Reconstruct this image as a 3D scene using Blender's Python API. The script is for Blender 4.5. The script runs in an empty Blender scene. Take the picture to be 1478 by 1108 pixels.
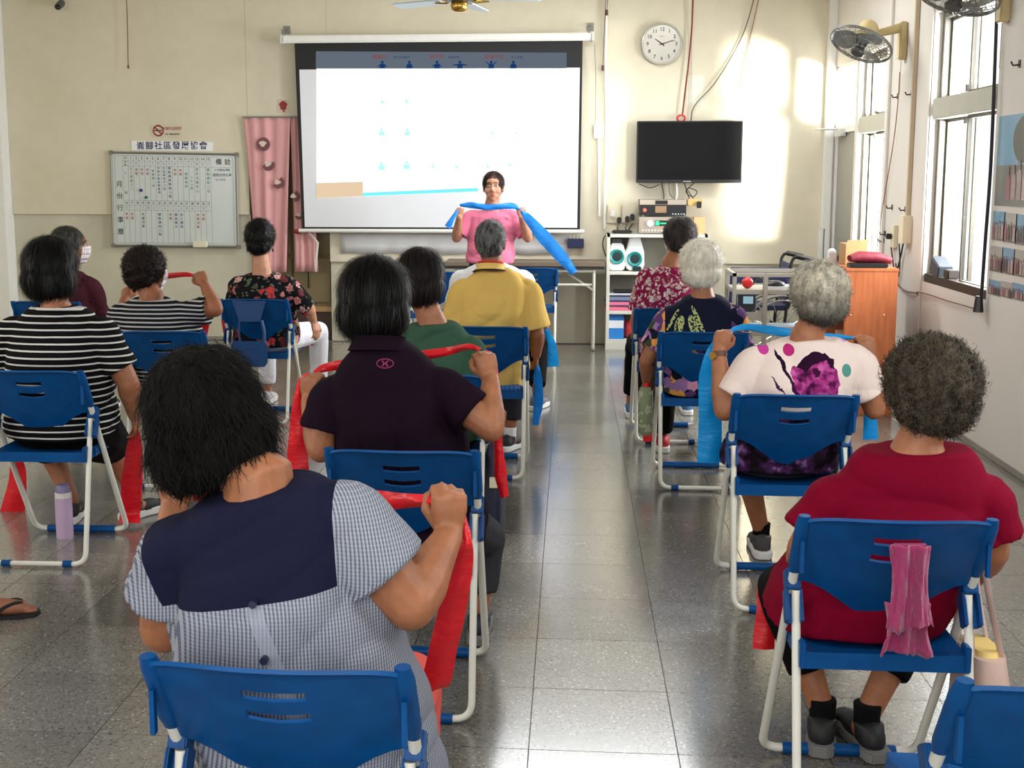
import bpy, bmesh, math, random
import numpy as np
from mathutils import Vector, Matrix, noise
random.seed(7)
S = bpy.context.scene
def V(*a): return Vector(a if len(a) > 1 else a[0])
C = S.collection
PI = math.pi
# ---------------------------------------------------------------- camera
FPX, PPX, PPY, CAMH = 1700.0, 695.0, 486.0, 1.55
TH = math.atan((PPY - 255) / FPX)
PSI = math.atan((826 - PPX) * math.cos(TH) / FPX)
FW = np.array([-math.sin(PSI) * math.cos(TH), math.cos(PSI) * math.cos(TH), -math.sin(TH)])
RT = np.array([math.cos(PSI), math.sin(PSI), 0.0])
UP = np.cross(RT, FW)
CP = np.array([0, 0, CAMH])
def P(x, y, Y):
    """world point seen at photo position x, y at room depth Y"""
    d = FW * FPX + RT * (x - PPX) - UP * (y - PPY)
    return CP + d * (Y / d[1])
cd = bpy.data.cameras.new('camera'); cam = bpy.data.objects.new('camera', cd); C.objects.link(cam)
cam.location = (0, 0, CAMH)
cam.rotation_euler = (PI / 2 - TH, 0, PSI)
cd.sensor_width = 36; cd.lens = FPX / 1478 * 36
cd.shift_x = (739 - PPX) / 1478; cd.shift_y = -(554 - PPY) / 1478
cd.clip_start = 0.05; cd.clip_end = 200
S.camera = cam
# ---------------------------------------------------------------- world, lights, exposure
W = bpy.data.worlds.new('world'); S.world = W; W.use_nodes = True
W.node_tree.nodes['Background'].inputs[0].default_value = (0.93, 0.97, 1.0, 1)
W.node_tree.nodes['Background'].inputs[1].default_value = 1.15
S.view_settings.view_transform = 'Standard'; S.view_settings.look = 'None'
S.view_settings.gamma = 1; S.view_settings.use_curve_mapping = False
S.view_settings.exposure = 0.5
S.cycles.use_denoising = True
S.cycles.max_bounces = 8; S.cycles.diffuse_bounces = 4; S.cycles.glossy_bounces = 3
S.cycles.transparent_max_bounces = 12; S.cycles.sample_clamp_indirect = 6
S.cycles.caustics_reflective = False; S.cycles.caustics_refractive = False
def area(name, loc, size, power, col=(1, 1, 1), target=None, spread=PI):
    l = bpy.data.lights.new(name, 'AREA'); l.shape = 'RECTANGLE'; l.size, l.size_y = size
    l.energy = power; l.color = col; l.spread = spread
    o = bpy.data.objects.new(name, l); C.objects.link(o); o.location = loc
    o.rotation_euler = (Vector(target) - Vector(loc)).to_track_quat('-Z', 'Y').to_euler()
    o.visible_glossy = True
    return o
# daylight through the two windows and the door transom of the right wall
area('window_daylight', (2.80, 7.4, 1.75), (1.2, 1.7), 175, (0.95, 0.98, 1.0), (0, 7.0, 1.2))
area('window_daylight', (2.80, 9.57, 1.7), (0.9, 1.7), 150, (0.95, 0.98, 1.0), (0, 9.2, 1.2))
# open entrance behind the camera, then fill lights added by the closed left wall
area('entrance_daylight', (-0.6, -0.9, 2.1), (3.4, 1.6), 46, (1.0, 0.97, 0.93), (-0.3, 3, 0.7))
area('side_fill', (-5.3, 3.2, 2.0), (3.0, 1.6), 75, (1.0, 0.97, 0.92), (1.5, 5.5, 0.6))
area('side_fill', (-5.3, 7.2, 2.1), (2.6, 1.5), 12, (0.98, 0.98, 0.98), (0.5, 9.0, 0.3))
# unseen overhead fill added above the front of the class and above the camera
area('overhead_fill', (0.2, 8.9, 3.3), (2.4, 0.5), 60, (0.95, 0.98, 1.0), (0.2, 8.7, 0))
area('overhead_fill', (0.1, 0.9, 3.3), (2.4, 0.5), 22, (0.95, 0.98, 1.0), (0.1, 1.1, 0))
area('side_fill', (2.2, 3.2, 1.9), (2.2, 1.5), 36, (0.95, 0.98, 1.0), (-2, 5, 0.8))  # fill light added beside the solid right wall, no opening there
# sunlight thrown up through the far window on to the back wall by something shiny outside
sp = bpy.data.lights.new('sun_glint', 'SPOT'); sp.energy = 27000; sp.spot_size = math.radians(15.5); sp.spot_blend = 0.7
sp.shadow_soft_size = 0.7; sp.color = (1.0, 0.95, 0.84)
so = bpy.data.objects.new('sun_glint', sp); C.objects.link(so); so.location = (4.95, 4.9, 1.2)
so.rotation_euler = (Vector((1.74, 11, 2.02)) - so.location).to_track_quat('-Z', 'Y').to_euler()

# ---------------------------------------------------------------- materials
def lin(c):
    r = []
    for v in c[:3]:
        v = v / 255
        r.append(v / 12.92 if v <= .04045 else ((v + .055) / 1.055) ** 2.4)
    return (*r, 1)
MATS = {}
class NT:
    def __init__(s, m): s.t = m.node_tree; s.n = s.t.nodes; s.l = s.t.links; s.b = s.n['Principled BSDF']
    def new(s, typ, **kw):
        n = s.n.new(typ)
        for k, v in kw.items(): setattr(n, k, v)
        return n
    def link(s, a, b): s.l.new(a, b)
    def coord(s, scale=(1, 1, 1), rot=(0, 0, 0), loc=(0, 0, 0), kind='Object'):
        c = s.new('ShaderNodeTexCoord'); m = s.new('ShaderNodeMapping')
        m.inputs['Scale'].default_value = scale; m.inputs['Rotation'].default_value = rot; m.inputs['Location'].default_value = loc
        s.link(c.outputs[kind], m.inputs[0]); return m.outputs[0]
    def noise(s, vec, scale, detail=3, rough=.5):
        n = s.new('ShaderNodeTexNoise'); n.inputs['Scale'].default_value = scale; n.inputs['Detail'].default_value = detail
        n.inputs['Roughness'].default_value = rough; s.link(vec, n.inputs['Vector']); return n.outputs[0]
    def voro(s, vec, scale, out='Color', feat='F1', rnd=1):
        n = s.new('ShaderNodeTexVoronoi', feature=feat); n.inputs['Scale'].default_value = scale
        n.inputs['Randomness'].default_value = rnd
        s.link(vec, n.inputs['Vector']); return n.outputs[out]
    def ramp(s, fac, stops, interp='LINEAR'):
        r = s.new('ShaderNodeValToRGB'); e = r.color_ramp; e.interpolation = interp
        while len(e.elements) < len(stops): e.elements.new(0.5)
        for el, (p, c) in zip(e.elements, stops): el.position = p; el.color = c if len(c) == 4 else lin(c)
        s.link(fac, r.inputs[0]); return r.outputs[0]
    def math(s, op, a, b=None, c=None):
        n = s.new('ShaderNodeMath', operation=op)
        for i, v in enumerate((a, b, c)):
            if v is None: continue
            if isinstance(v, (int, float)): n.inputs[i].default_value = v
            else: s.link(v, n.inputs[i])
        return n.outputs[0]
    def mix(s, fac, a, b, mode='MIX'):
        n = s.new('ShaderNodeMix', data_type='RGBA', blend_type=mode)
        for i, v in ((0, fac), (6, a), (7, b)):
            if isinstance(v, (int, float)): n.inputs[i].default_value = v
            elif isinstance(v, tuple): n.inputs[i].default_value = v if len(v) == 4 else lin(v)
            else: s.link(v, n.inputs[i])
        return n.outputs[2]
    def sep(s, vec):
        n = s.new('ShaderNodeSeparateXYZ'); s.link(vec, n.inputs[0]); return n.outputs
    def bump(s, h, strength=.2, dist=.01):
        n = s.new('ShaderNodeBump'); n.inputs['Strength'].default_value = strength; n.inputs['Distance'].default_value = dist
        s.link(h, n.inputs['Height']); s.link(n.outputs[0], s.b.inputs['Normal'])
    def ell(s, xyz, cx, cz, rx, rz, rot=0, soft=.0):
        """1 inside an ellipse of the x-z plane"""
        dx = s.math('SUBTRACT', xyz[0], cx); dz = s.math('SUBTRACT', xyz[2], cz)
        ca, sa = math.cos(rot), math.sin(rot)
        u = s.math('DIVIDE', s.math('ADD', s.math('MULTIPLY', dx, ca), s.math('MULTIPLY', dz, sa)), rx)
        v = s.math('DIVIDE', s.math('SUBTRACT', s.math('MULTIPLY', dz, ca), s.math('MULTIPLY', dx, sa)), rz)
        d = s.math('ADD', s.math('MULTIPLY', u, u), s.math('MULTIPLY', v, v))
        return s.math('LESS_THAN', d, 1.0), d
def mat(name, col=(128, 128, 128), rough=.5, metal=0, var=.06, vs=8, bump=0, bs=60, bd=.002, sheen=0, spec=.5, coat=0, emit=None, es=1, alpha=None, trans=0, fn=None, sss=0):
    if name in MATS: return MATS[name]
    m = bpy.data.materials.new(name); m.use_nodes = True; MATS[name] = m
    t = NT(m); b = t.b
    b.inputs['Roughness'].default_value = rough; b.inputs['Metallic'].default_value = metal
    b.inputs['Specular IOR Level'].default_value = spec
    if sheen: b.inputs['Sheen Weight'].default_value = sheen
    if coat: b.inputs['Coat Weight'].default_value = coat
    if trans: b.inputs['Transmission Weight'].default_value = trans
    if sss:
        b.inputs['Subsurface Weight'].default_value = sss; b.inputs['Subsurface Radius'].default_value = (1, .35, .2); b.inputs['Subsurface Scale'].default_value = .01
    if emit:
        b.inputs['Emission Color'].default_value = lin(emit); b.inputs['Emission Strength'].default_value = es
    v = t.coord()
    if var:
        n = t.noise(v, vs)
        c = t.mix(n, tuple(x * (1 - var) for x in lin(col)[:3]) + (1,), tuple(min(1, x * (1 + var)) for x in lin(col)[:3]) + (1,))
        t.link(c, b.inputs['Base Color'])
    else: b.inputs['Base Color'].default_value = lin(col)
    if alpha is not None: b.inputs['Alpha'].default_value = alpha
    if bump: t.bump(t.noise(v, bs), bump, bd)
    if fn: fn(t, v)
    return m
# ---------------------------------------------------------------- mesh helpers
def rounded(pts, r, n=4, closed=False):
    pts = [Vector(p) for p in pts]; out = []
    N = len(pts)
    for i, p in enumerate(pts):
        if not closed and i in (0, N - 1): out.append(p); continue
        a, b = pts[i - 1], pts[(i + 1) % N]
        da, db = (a - p), (b - p); k = min(r, da.length * .49, db.length * .49)
        p0, p1 = p + da.normalized() * k, p + db.normalized() * k
        for j in range(n + 1):
            t = j / n; out.append(p0 * (1 - t) ** 2 + p * 2 * t * (1 - t) + p1 * t ** 2)
    return out
def smoothpath(pts, n=6):
    """Catmull-Rom through the points"""
    pts = [Vector(p) for p in pts]
    if len(pts) < 3: return [pts[0].lerp(pts[-1], i / n) for i in range(n + 1)]
    q = [pts[0] * 2 - pts[1]] + pts + [pts[-1] * 2 - pts[-2]]; out = []
    for i in range(1, len(q) - 2):
        p0, p1, p2, p3 = q[i - 1:i + 3]
        for j in range(n):
            t = j / n
            out.append(.5 * ((2 * p1) + (-p0 + p2) * t + (2 * p0 - 5 * p1 + 4 * p2 - p3) * t * t + (-p0 + 3 * p1 - 3 * p2 + p3) * t ** 3))
    out.append(pts[-1]); return out
class MB:
    def __init__(s): s.v = []; s.f = []
    def add(s, vs, fs):
        n = len(s.v); s.v += [tuple(v) for v in vs]; s.f += [tuple(i + n for i in f) for f in fs]; return s
    def bx(s, x0, x1, y0, y1, z0, z1, M=None):
        vs = [Vector((x, y, z)) for z in (z0, z1) for y in (y0, y1) for x in (x0, x1)]
        if M is not None: vs = [M @ v for v in vs]
        return s.add(vs, [(0, 2, 3, 1), (4, 5, 7, 6), (0, 1, 5, 4), (2, 6, 7, 3), (0, 4, 6, 2), (1, 3, 7, 5)])
    def rings(s, rings, caps=True, closed=False):
        n = len(rings[0]); vs = [p for r in rings for p in r]; fs = []; m = len(rings)
        for i in range(m if closed else m - 1):
            j = (i + 1) % m
            for k in range(n): fs.append((i * n + k, i * n + (k + 1) % n, j * n + (k + 1) % n, j * n + k))
        if caps and not closed: fs.append(tuple(range(n - 1, -1, -1))); fs.append(tuple((m - 1) * n + k for k in range(n)))
        return s.add(vs, fs)
    def tube(s, pts, r, seg=8, caps=True, closed=False, flat=1, ref=None):
        pts = [Vector(p) for p in pts]; R = []; N = len(pts)
        up = Vector(ref) if ref else None
        for i, p in enumerate(pts):
            if closed: t = pts[(i + 1) % N] - pts[i - 1]
            else: t = pts[min(i + 1, N - 1)] - pts[max(i - 1, 0)]
            t = t.normalized() if t.length > 1e-9 else Vector((0, 0, 1))
            if up is None: up = Vector((1, 0, 0)) if abs(t.x) < .9 else Vector((0, 0, 1))
            a = (up - t * up.dot(t)).normalized(); b = t.cross(a); up = a
            rr = r[i] if isinstance(r, (list, tuple)) else r
            R.append([p + a * math.cos(k * 2 * PI / seg) * rr + b * math.sin(k * 2 * PI / seg) * rr * flat for k in range(seg)])
        return s.rings(R, caps, closed)
    def cyl(s, a, b, r0, r1=None, seg=16): return s.tube([a, b], [r0, r0 if r1 is None else r1], seg)
    def lathe(s, prof, c=(0, 0, 0), seg=20, M=None):
        R = []
        for (r, z) in prof:
            ring = [Vector((math.cos(k * 2 * PI / seg) * max(r, 1e-4), math.sin(k * 2 * PI / seg) * max(r, 1e-4), z)) for k in range(seg)]
            if M is not None: ring = [M @ p for p in ring]
            R.append([p + Vector(c) for p in ring])
        return s.rings(R)
    def ball(s, c, r, seg=16, nr=10, M=None):
        if isinstance(r, (int, float)): r = (r, r, r)
        R = []
        for i in range(nr + 1):
            a = -PI / 2 + PI * i / nr; k = max(math.cos(a), .02)
            ring = [Vector((math.cos(j * 2 * PI / seg) * k * r[0], math.sin(j * 2 * PI / seg) * k * r[1], math.sin(a) * r[2])) for j in range(seg)]
            if M is not None: ring = [M @ p for p in ring]
            R.append([p + Vector(c) for p in ring])
        return s.rings(R)
    def prism(s, pts, f0, f1):
        """pts 2D outline; f0 and f1 map (u, v) to the two faces"""
        n = len(pts); vs = [f0(*p) for p in pts] + [f1(*p) for p in pts]
        fs = [tuple(range(n)), tuple(range(2 * n - 1, n - 1, -1))] + [(i, i + n, (i + 1) % n + n, (i + 1) % n) for i in range(n)]
        return s.add(vs, fs)
    def build(s, name, m, parent=None, smooth=False, bevel=0, fixn=True, ang=40):
        me = bpy.data.meshes.new(name); me.from_pydata([tuple(v) for v in s.v], [], s.f)
        if fixn:
            bm = bmesh.new(); bm.from_mesh(me); bmesh.ops.recalc_face_normals(bm, faces=bm.faces)
            if bevel:
                es = [e for e in bm.edges if len(e.link_faces) == 2 and e.calc_face_angle(0) > math.radians(50)]
                bmesh.ops.bevel(bm, geom=es, offset=bevel, segments=2, affect='EDGES', clamp_overlap=True)
            bm.to_mesh(me); bm.free()
        if smooth or bevel:
            me.shade_smooth() if hasattr(me, 'shade_smooth') else None
            me.set_sharp_from_angle(angle=math.radians(ang))
        o = bpy.data.objects.new(name, me); C.objects.link(o)
        if m: me.materials.append(m)
        if parent: o.parent = parent
        return o
def thing(name, label, cat, loc=(0, 0, 0), rz=0, group=None):
    o = bpy.data.objects.new(name, None); C.objects.link(o); o.empty_display_size = .05
    o.location = loc; o.rotation_euler = (0, 0, rz); o['label'] = label; o['category'] = cat
    if group: o['group'] = group
    return o
def tag(o, label, cat, group=None):
    o['label'] = label; o['category'] = cat
    if group: o['group'] = group
    return o
def struct(o): o['kind'] = 'structure'; return o
TX = {}
def textmesh(body, bold=0.0):
    if (body, bold) in TX: return TX[(body, bold)]
    c = bpy.data.curves.new('t', 'FONT'); c.body = body; c.align_x = 'CENTER'; c.align_y = 'CENTER'; c.offset = bold; c.resolution_u = 3
    o = bpy.data.objects.new('t', c); C.objects.link(o); bpy.context.view_layer.update()
    me = o.to_mesh(); vs = [(v.co.x, v.co.y) for v in me.vertices]; fs = [tuple(p.vertices) for p in me.polygons]
    o.to_mesh_clear(); bpy.data.objects.remove(o); bpy.data.curves.remove(c)
    TX[(body, bold)] = (vs, fs); return vs, fs
def put_text(b, body, x, y, z, size, bold=0, sx=1, vertical=False, wall='back'):
    """flat lettering on a wall facing the room, centred on x, z"""
    if vertical:
        for i, ch in enumerate(body): put_text(b, ch, x, y, z - i * size * 1.25, size, bold, sx, wall=wall)
        return
    vs, fs = textmesh(body, bold)
    b.add([(x + u * size * sx, y, z + v * size) for u, v in vs], fs)
# ================================================================ ROOM
YB = 10.97   # face of the back wall's upper boards
XR = 2.33    # right wall face
def wallfn(t, v):
    n = t.noise(v, 1.3, 5); n2 = t.noise(v, 9, 5, .6)
    f = t.math('ADD', t.math('MULTIPLY', n, .7), t.math('MULTIPLY', n2, .3))
    t.link(t.ramp(f, [(.3, (206, 198, 174)), (.7, (222, 214, 192))]), t.b.inputs['Base Color'])
    t.bump(t.noise(v, 60, 4), .08, .002)
M_wall = mat('wall_paint', rough=.55, fn=wallfn, var=0, spec=.3)
def wallfn2(t, v):
    n = t.noise(v, 2.2, 6, .6)
    t.link(t.ramp(n, [(.3, (192, 186, 164)), (.7, (206, 200, 180))]), t.b.inputs['Base Color'])
    t.bump(t.noise(v, 60, 4), .1, .002)
M_wall2 = mat('lower_wall_paint', rough=.6, fn=wallfn2, var=0, spec=.3)
M_wallr = mat('right_wall_paint', (214, 208, 200), .6, var=.05, vs=2, bump=.08, spec=.3)
M_ceil = mat('ceiling_paint', (225, 222, 212), .8, spec=.2)
M_white = mat('white_paint', (232, 231, 225), .4)
M_frame = mat('window_aluminium', (104, 100, 90), .5, .3, bump=.05)
M_frame_d = mat('window_track_dark', (58, 53, 46), .5, .3)
# --- floor: individual terrazzo tiles
def terrazzo(t, v):
    oi = t.new('ShaderNodeObjectInfo')
    g = t.new('ShaderNodeNewGeometry')
    m = t.new('ShaderNodeMapping'); t.link(g.outputs['Position'], m.inputs[0]); p = m.outputs[0]
    v1 = t.voro(p, 170, 'Color'); sx = t.sep(v1)
    chips = t.ramp(sx[0], [(0, (92, 90, 86)), (.10, (114, 112, 107)), (.24, (134, 132, 127)), (.88, (144, 142, 137)), (.965, (186, 184, 178))], 'CONSTANT')
    n = t.noise(p, .8, 4); n2 = t.noise(p, 5, 5, .65)
    c = t.mix(t.math('MULTIPLY', n2, .35), chips, (134, 132, 127))
    tone = t.ramp(oi.outputs['Random'], [(0, (205, 204, 200)), (1, (255, 252, 246))])
    c = t.mix(1.0, c, tone, 'MULTIPLY')
    stain = t.ramp(n, [(.35, (212, 210, 204)), (.65, (255, 255, 255))])
    c = t.mix(1.0, c, stain, 'MULTIPLY')
    t.link(c, t.b.inputs['Base Color'])
    r = t.new('ShaderNodeMapRange'); r.inputs[3].default_value = .16; r.inputs[4].default_value = .34
    t.link(n2, r.inputs[0]); t.link(r.outputs[0], t.b.inputs['Roughness'])
    t.bump(t.noise(p, 3.2, 3), .05, .01)
M_terr = mat('terrazzo', fn=terrazzo, var=0, spec=.8, coat=.8)
M_terr.node_tree.nodes['Principled BSDF'].inputs['Coat Roughness'].default_value = .16
M_grout = mat('grout', (112, 109, 101), .8)
b = MB(); b.bx(-5.6, 2.6, -2.5, 11.3, -.12, -.004)
floor = struct(b.build('floor', M_grout))
TW, TD = .405, .3915
tm = MB(); g = .0014
tm.add([(g, g, 0), (TW - g, g, 0), (TW - g, TD - g, 0), (g, TD - g, 0), (g, g, -.006), (TW - g, g, -.006), (TW - g, TD - g, -.006), (g, TD - g, -.006)],
       [(0, 1, 2, 3), (0, 4, 5, 1), (1, 5, 6, 2), (2, 6, 7, 3), (3, 7, 4, 0)])
t0 = None; rest = MB(); cells = []
def seen(x, y):
    for (a, c) in ((0, 0), (TW, 0), (0, TD), (TW, TD)):
        d = np.array([x + a, y + c, 0]) - CP; w = d @ FW
        if w < .3: continue
        u, q = PPX + FPX * (d @ RT) / w, PPY - FPX * (d @ UP) / w
        if -40 < u < 1520 and q < 1150: return True
    return False
for i in range(-14, 6):
    for j in range(-14, 21):
        x, y = -.103 + i * TW, 3.04 + j * TD
        if x + TW > 2.45 or x < -5.7 or y + TD > 11.1 or y < -2.3: continue
        cells.append((x, y))
near = sorted([c for c in cells if seen(*c)], key=lambda c: c[0] ** 2 + c[1] ** 2)[:300]
ns = set(near)
for (x, y) in cells:
    if (x, y) in ns:
        if t0 is None: t0 = tm.build('tile', M_terr, floor); o = t0
        else: o = t0.copy(); C.objects.link(o)
        o.location = (x, y, random.uniform(-.0004, 0))
    else:
        rest.add([(a[0] + x, a[1] + y, a[2]) for a in tm.v], tm.f)
o = rest.build('far_tiles', M_terr, floor); o['kind'] = 'stuff'
# --- ceiling, left and rear walls
struct(MB().bx(-5.6, 2.6, -2.5, 11.2, 3.35, 3.45).build('ceiling', M_ceil))
struct(MB().bx(-5.6, -5.47, -2.5, 11.2, 0, 3.35).build('wall_left', M_wall))
b = MB(); b.bx(-5.6, -3.9, -2.55, -2.4, 0, 3.35); b.bx(2.1, 2.6, -2.55, -2.4, 0, 3.35); b.bx(-3.9, 2.1, -2.55, -2.4, 2.7, 3.35)
struct(b.build('wall_front', M_wall))
struct(MB().bx(-5.47, -5.345, 10.82, 11.0, 0, 3.35).build('trim_1', M_white, bevel=.004))
# --- back wall with a door opening
DX0, DX1, DZ = -3.03, -2.27, 2.06
b = MB()
b.bx(-5.6, DX0, 11.0, 11.2, 0, 3.35); b.bx(DX1, 2.6, 11.0, 11.2, 0, 3.35); b.bx(DX0, DX1, 11.0, 11.2, DZ, 3.35)
struct(b.build('wall_back', M_wall2))
b = MB()
b.bx(-5.345, DX0, YB, 11.0, 1.195, 3.35); b.bx(DX1, 2.33, YB, 11.0, .755, 3.35); b.bx(DX0, DX1, YB, 11.0, DZ, 3.35)
struct(b.build('trim_2', M_wall, bevel=.003))
# door recess with tan leaf panels
M_tan = mat('tan_door', (128, 112, 78), .5, var=.08)
M_tan2 = mat('pale_wood_board', (176, 140, 96), .5)
M_dkwood = mat('dark_wood', (58, 40, 28), .5)
d1 = struct(MB().bx(DX0, DX1, 11.09, 11.12, .32, DZ).build('door_1', M_tan))
for x0 in (DX0 + .01, DX0 + .385):
    for z0, z1 in ((.36, .78), (.82, 1.24), (1.28, 2.04)):
        MB().bx(x0, x0 + .355, 11.065, 11.092, z0, z1).build('panel', M_tan, d1, bevel=.004)
MB().tube([(-2.50, 11.06, .50), (-2.50, 11.045, .50), (-2.50, 11.045, .66), (-2.50, 11.06, .66)], .006).build('handle', mat('dark_iron', (50, 46, 42), .4, .7), d1)
MB().bx(DX0, DX1, 11.05, 11.12, .27, .32).build('rail', M_tan2, d1, bevel=.003)
MB().bx(DX0, DX1, 11.07, 11.12, 0, .27).build('kick_board', M_dkwood, d1)
# --- right wall with openings
def R_(y0, y1, z0, z1, b): b.bx(XR, XR + .18, y0, y1, z0, z1)
b = MB()
R_(-2.5, 6.80, 0, 3.35, b); R_(6.80, 8.02, 0, .86, b); R_(6.80, 8.02, 2.60, 3.35, b); R_(8.02, 9.13, 0, 3.35, b)
R_(9.13, 10.02, 0, .86, b); R_(9.13, 10.93, 2.52, 3.35, b); R_(10.02, 10.11, 0, 2.52, b); R_(10.93, 11.2, 0, 3.35, b)
struct(b.build('wall_right', M_wallr))
M_glass = mat('window_glass', (255, 255, 255), .02, var=0)
_t = NT(M_glass); _tr = _t.new('ShaderNodeBsdfTransparent'); _gl = _t.new('ShaderNodeBsdfGlossy'); _gl.inputs['Roughness'].default_value = .02
_mx = _t.new('ShaderNodeMixShader'); _mx.inputs[0].default_value = .08
_t.link(_tr.outputs[0], _mx.inputs[1]); _t.link(_gl.outputs[0], _mx.inputs[2])
_t.link(_mx.outputs[0], _t.n['Material Output'].inputs[0])
M_bar = mat('painted_transom', (168, 168, 156), .45)
def window(n, y0, y1, z0, z1, zb0, zb1, fr=.04):
    xf = XR + .05
    b = MB()
    for (a0, a1, c0, c1) in ((y0, y0 + fr, z0, z1), (y1 - fr, y1, z0, z1), (y0 + fr, y1 - fr, z0, z0 + fr), (y0 + fr, y1 - fr, z1 - fr, z1)):
        b.bx(xf, xf + .1, a0, a1, c0, c1)
    w = struct(b.build('window_%d' % n, M_frame, bevel=.003))
    MB().bx(XR + .0, XR + .14, y0 + fr, y1 - fr, zb0, zb1).build('transom_bar', M_bar, w, bevel=.004)
    MB().bx(XR + .01, XR + .16, y0 + .002, y1 - .002, z0 - .02, z0 + .055).build('sill_track', M_frame_d, w, bevel=.003)
    ym = (y0 + y1) / 2 + .03
    for (c0, c1) in ((z0 + fr, zb0), (zb1, z1 - fr)):
        for k, (a0, a1, dx) in enumerate(((y0 + fr, ym + .02, .035), (ym - .02, y1 - fr, .075))):
            b = MB(); s = .020; x0 = xf + dx - .03
            b.bx(x0, x0 + .025, a0, a0 + s, c0, c1); b.bx(x0, x0 + .025, a1 - s, a1, c0, c1)
            b.bx(x0, x0 + .025, a0 + s, a1 - s, c0, c0 + s); b.bx(x0, x0 + .025, a0 + s, a1 - s, c1 - s, c1)
            sash = b.build('sash', M_frame, w, bevel=.002)
            MB().bx(x0 + .01, x0 + .015, a0 + s, a1 - s, c0 + s, c1 - s).build('pane', M_glass, sash)
        MB().bx(xf - .02, xf + .005, ym - .025, ym + .005, c0 + .01 if c0 > 1.5 else c1 - .05, c0 + .05 if c0 > 1.5 else c1 - .01).build('latch', M_frame_d, w)
    return w
window(1, 9.13, 10.02, .86, 2.52, 1.90, 2.03)
window(2, 6.80, 8.02, .86, 2.60, 1.92, 2.05)
# door 2 with a transom window above
b = MB(); b.bx(XR + .02, XR + .14, 10.11, 10.15, 0, 2.52); b.bx(XR + .02, XR + .14, 10.89, 10.93, 0, 2.52); b.bx(XR + .02, XR + .14, 10.15, 10.89, 2.48, 2.52); b.bx(XR + .02, XR + .14, 10.15, 10.89, 1.93, 1.99)
d2 = struct(b.build('door_2', M_white, bevel=.003))
MB().bx(XR + .04, XR + .08, 10.15, 10.89, 0.01, 1.93).build('door_leaf', mat('grey_door', (142, 142, 134), .5), d2)
for z0, z1 in ((.1, .85), (1.0, 1.82)):
    MB().bx(XR + .03, XR + .042, 10.24, 10.80, z0, z1).build('panel', mat('grey_door'), d2, bevel=.004)
MB().bx(XR + .06, XR + .065, 10.15, 10.89, 1.99, 2.48).build('pane', M_glass, d2)
b = MB(); b.bx(XR - .02, XR + .03, 10.55, 10.80, 1.90, 1.96); b.build('door_closer', mat('closer_metal', (205, 205, 205), .3, .6), d2, bevel=.004)
MB().tube([(XR - .01, 10.7, 1.965), (2.16, 10.80, 1.965), (2.16, 10.86, 1.965)], .008).build('closer_arm', mat('closer_metal'), d2)
# reveals' dark left edge and PVC trunking in the far right corner
b = MB(); b.bx(2.255, 2.33, 10.90, 10.97, 1.08, 3.35)
struct(b.build('trim_3', M_white, bevel=.004))
b = MB(); b.bx(2.24, 2.275, 10.90, 10.97, 0, 1.08); b.bx(2.285, 2.33, 10.89, 10.97, 0, 1.08)
struct(b.build('trim_4', M_white, bevel=.004))
struct(MB().bx(XR - .012, XR, 8.03, 8.10, 0, 3.35).build('trim_5', M_wallr, bevel=.003))
struct(MB().bx(XR - .02, XR, 9.02, 9.10, 0, 3.35).build('trim_6', M_wallr, bevel=.004))
struct(MB().bx(XR - .008, XR, -2.4, 8.9, 0, .035).build('baseboard_right', mat('dirty_skirting', (140, 134, 124), .8, var=.25, vs=14), bevel=.002))
struct(MB().bx(-5.34, DX0, 10.99, 11.0, 0, .03).build('baseboard_back', mat('dirty_skirting')))
# ================================================================ CHAIRS
def bluefn(t, v):
    g = t.new('ShaderNodeNewGeometry')
    n = t.noise(v, 14, 4)
    t.link(t.ramp(n, [(.3, (1, 64, 120)), (.7, (2, 76, 138))]), t.b.inputs['Base Color'])
    t.bump(t.noise(v, 420, 2), .12, .0008)
M_blue = mat('blue_plastic', fn=bluefn, rough=.42, var=0, spec=.22)
M_tube = mat('white_enamel_tube', (222, 221, 210), .3, var=.05, vs=30, spec=.6)
M_cap = mat('dark_blue_cap', (22, 60, 110), .5)
CW = .205     # half width between the tube centres
def chair_meshes():
    out = {}
    # backrest: moulded curved shell with two slots
    xs = [-.200, -.186, -.165, -.135, -.10, -.062, -.052, -.03, 0, .03, .052, .062, .10, .135, .165, .186, .200]
    def zlow(x): return .615 - .098 * (math.cos(min(1, abs(x) / .19) * PI) * .5 + .5)
    rows = [0, .03, .10, .175, .245, .345, .415, .62, .82, .96, 1.0]
    def pt(x, t):
        zt = .803 - .012 * (abs(x) / .2) ** 6; z = zt + (zlow(x) - zt) * t
        bow = -.030 * (1 - (x / .2) ** 2)
        y = -.25 + (.79 - z) * .55 + bow - (.010 if t == 0 else 0) + .012 * t * t
        return Vector((x, y, z))
    bm = bmesh.new(); gr = [[bm.verts.new(pt(x, t)) for x in xs] for t in rows]
    for i in range(len(rows) - 1):
        for j in range(len(xs) - 1):
            xc = (xs[j] + xs[j + 1]) / 2
            if abs(xc) < .056 and (rows[i], rows[i + 1]) in ((.175, .245), (.345, .415)): continue
            bm.faces.new((gr[i][j], gr[i][j + 1], gr[i + 1][j + 1], gr[i + 1][j]))
    bmesh.ops.recalc_face_normals(bm, faces=bm.faces)
    bmesh.ops.solidify(bm, geom=bm.faces[:], thickness=.007)
    me = bpy.data.meshes.new('backrest'); bm.to_mesh(me); bm.free(); me.materials.append(M_blue); me.shade_smooth(); me.set_sharp_from_angle(angle=math.radians(50))
    out['backrest'] = me
    return out
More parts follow.
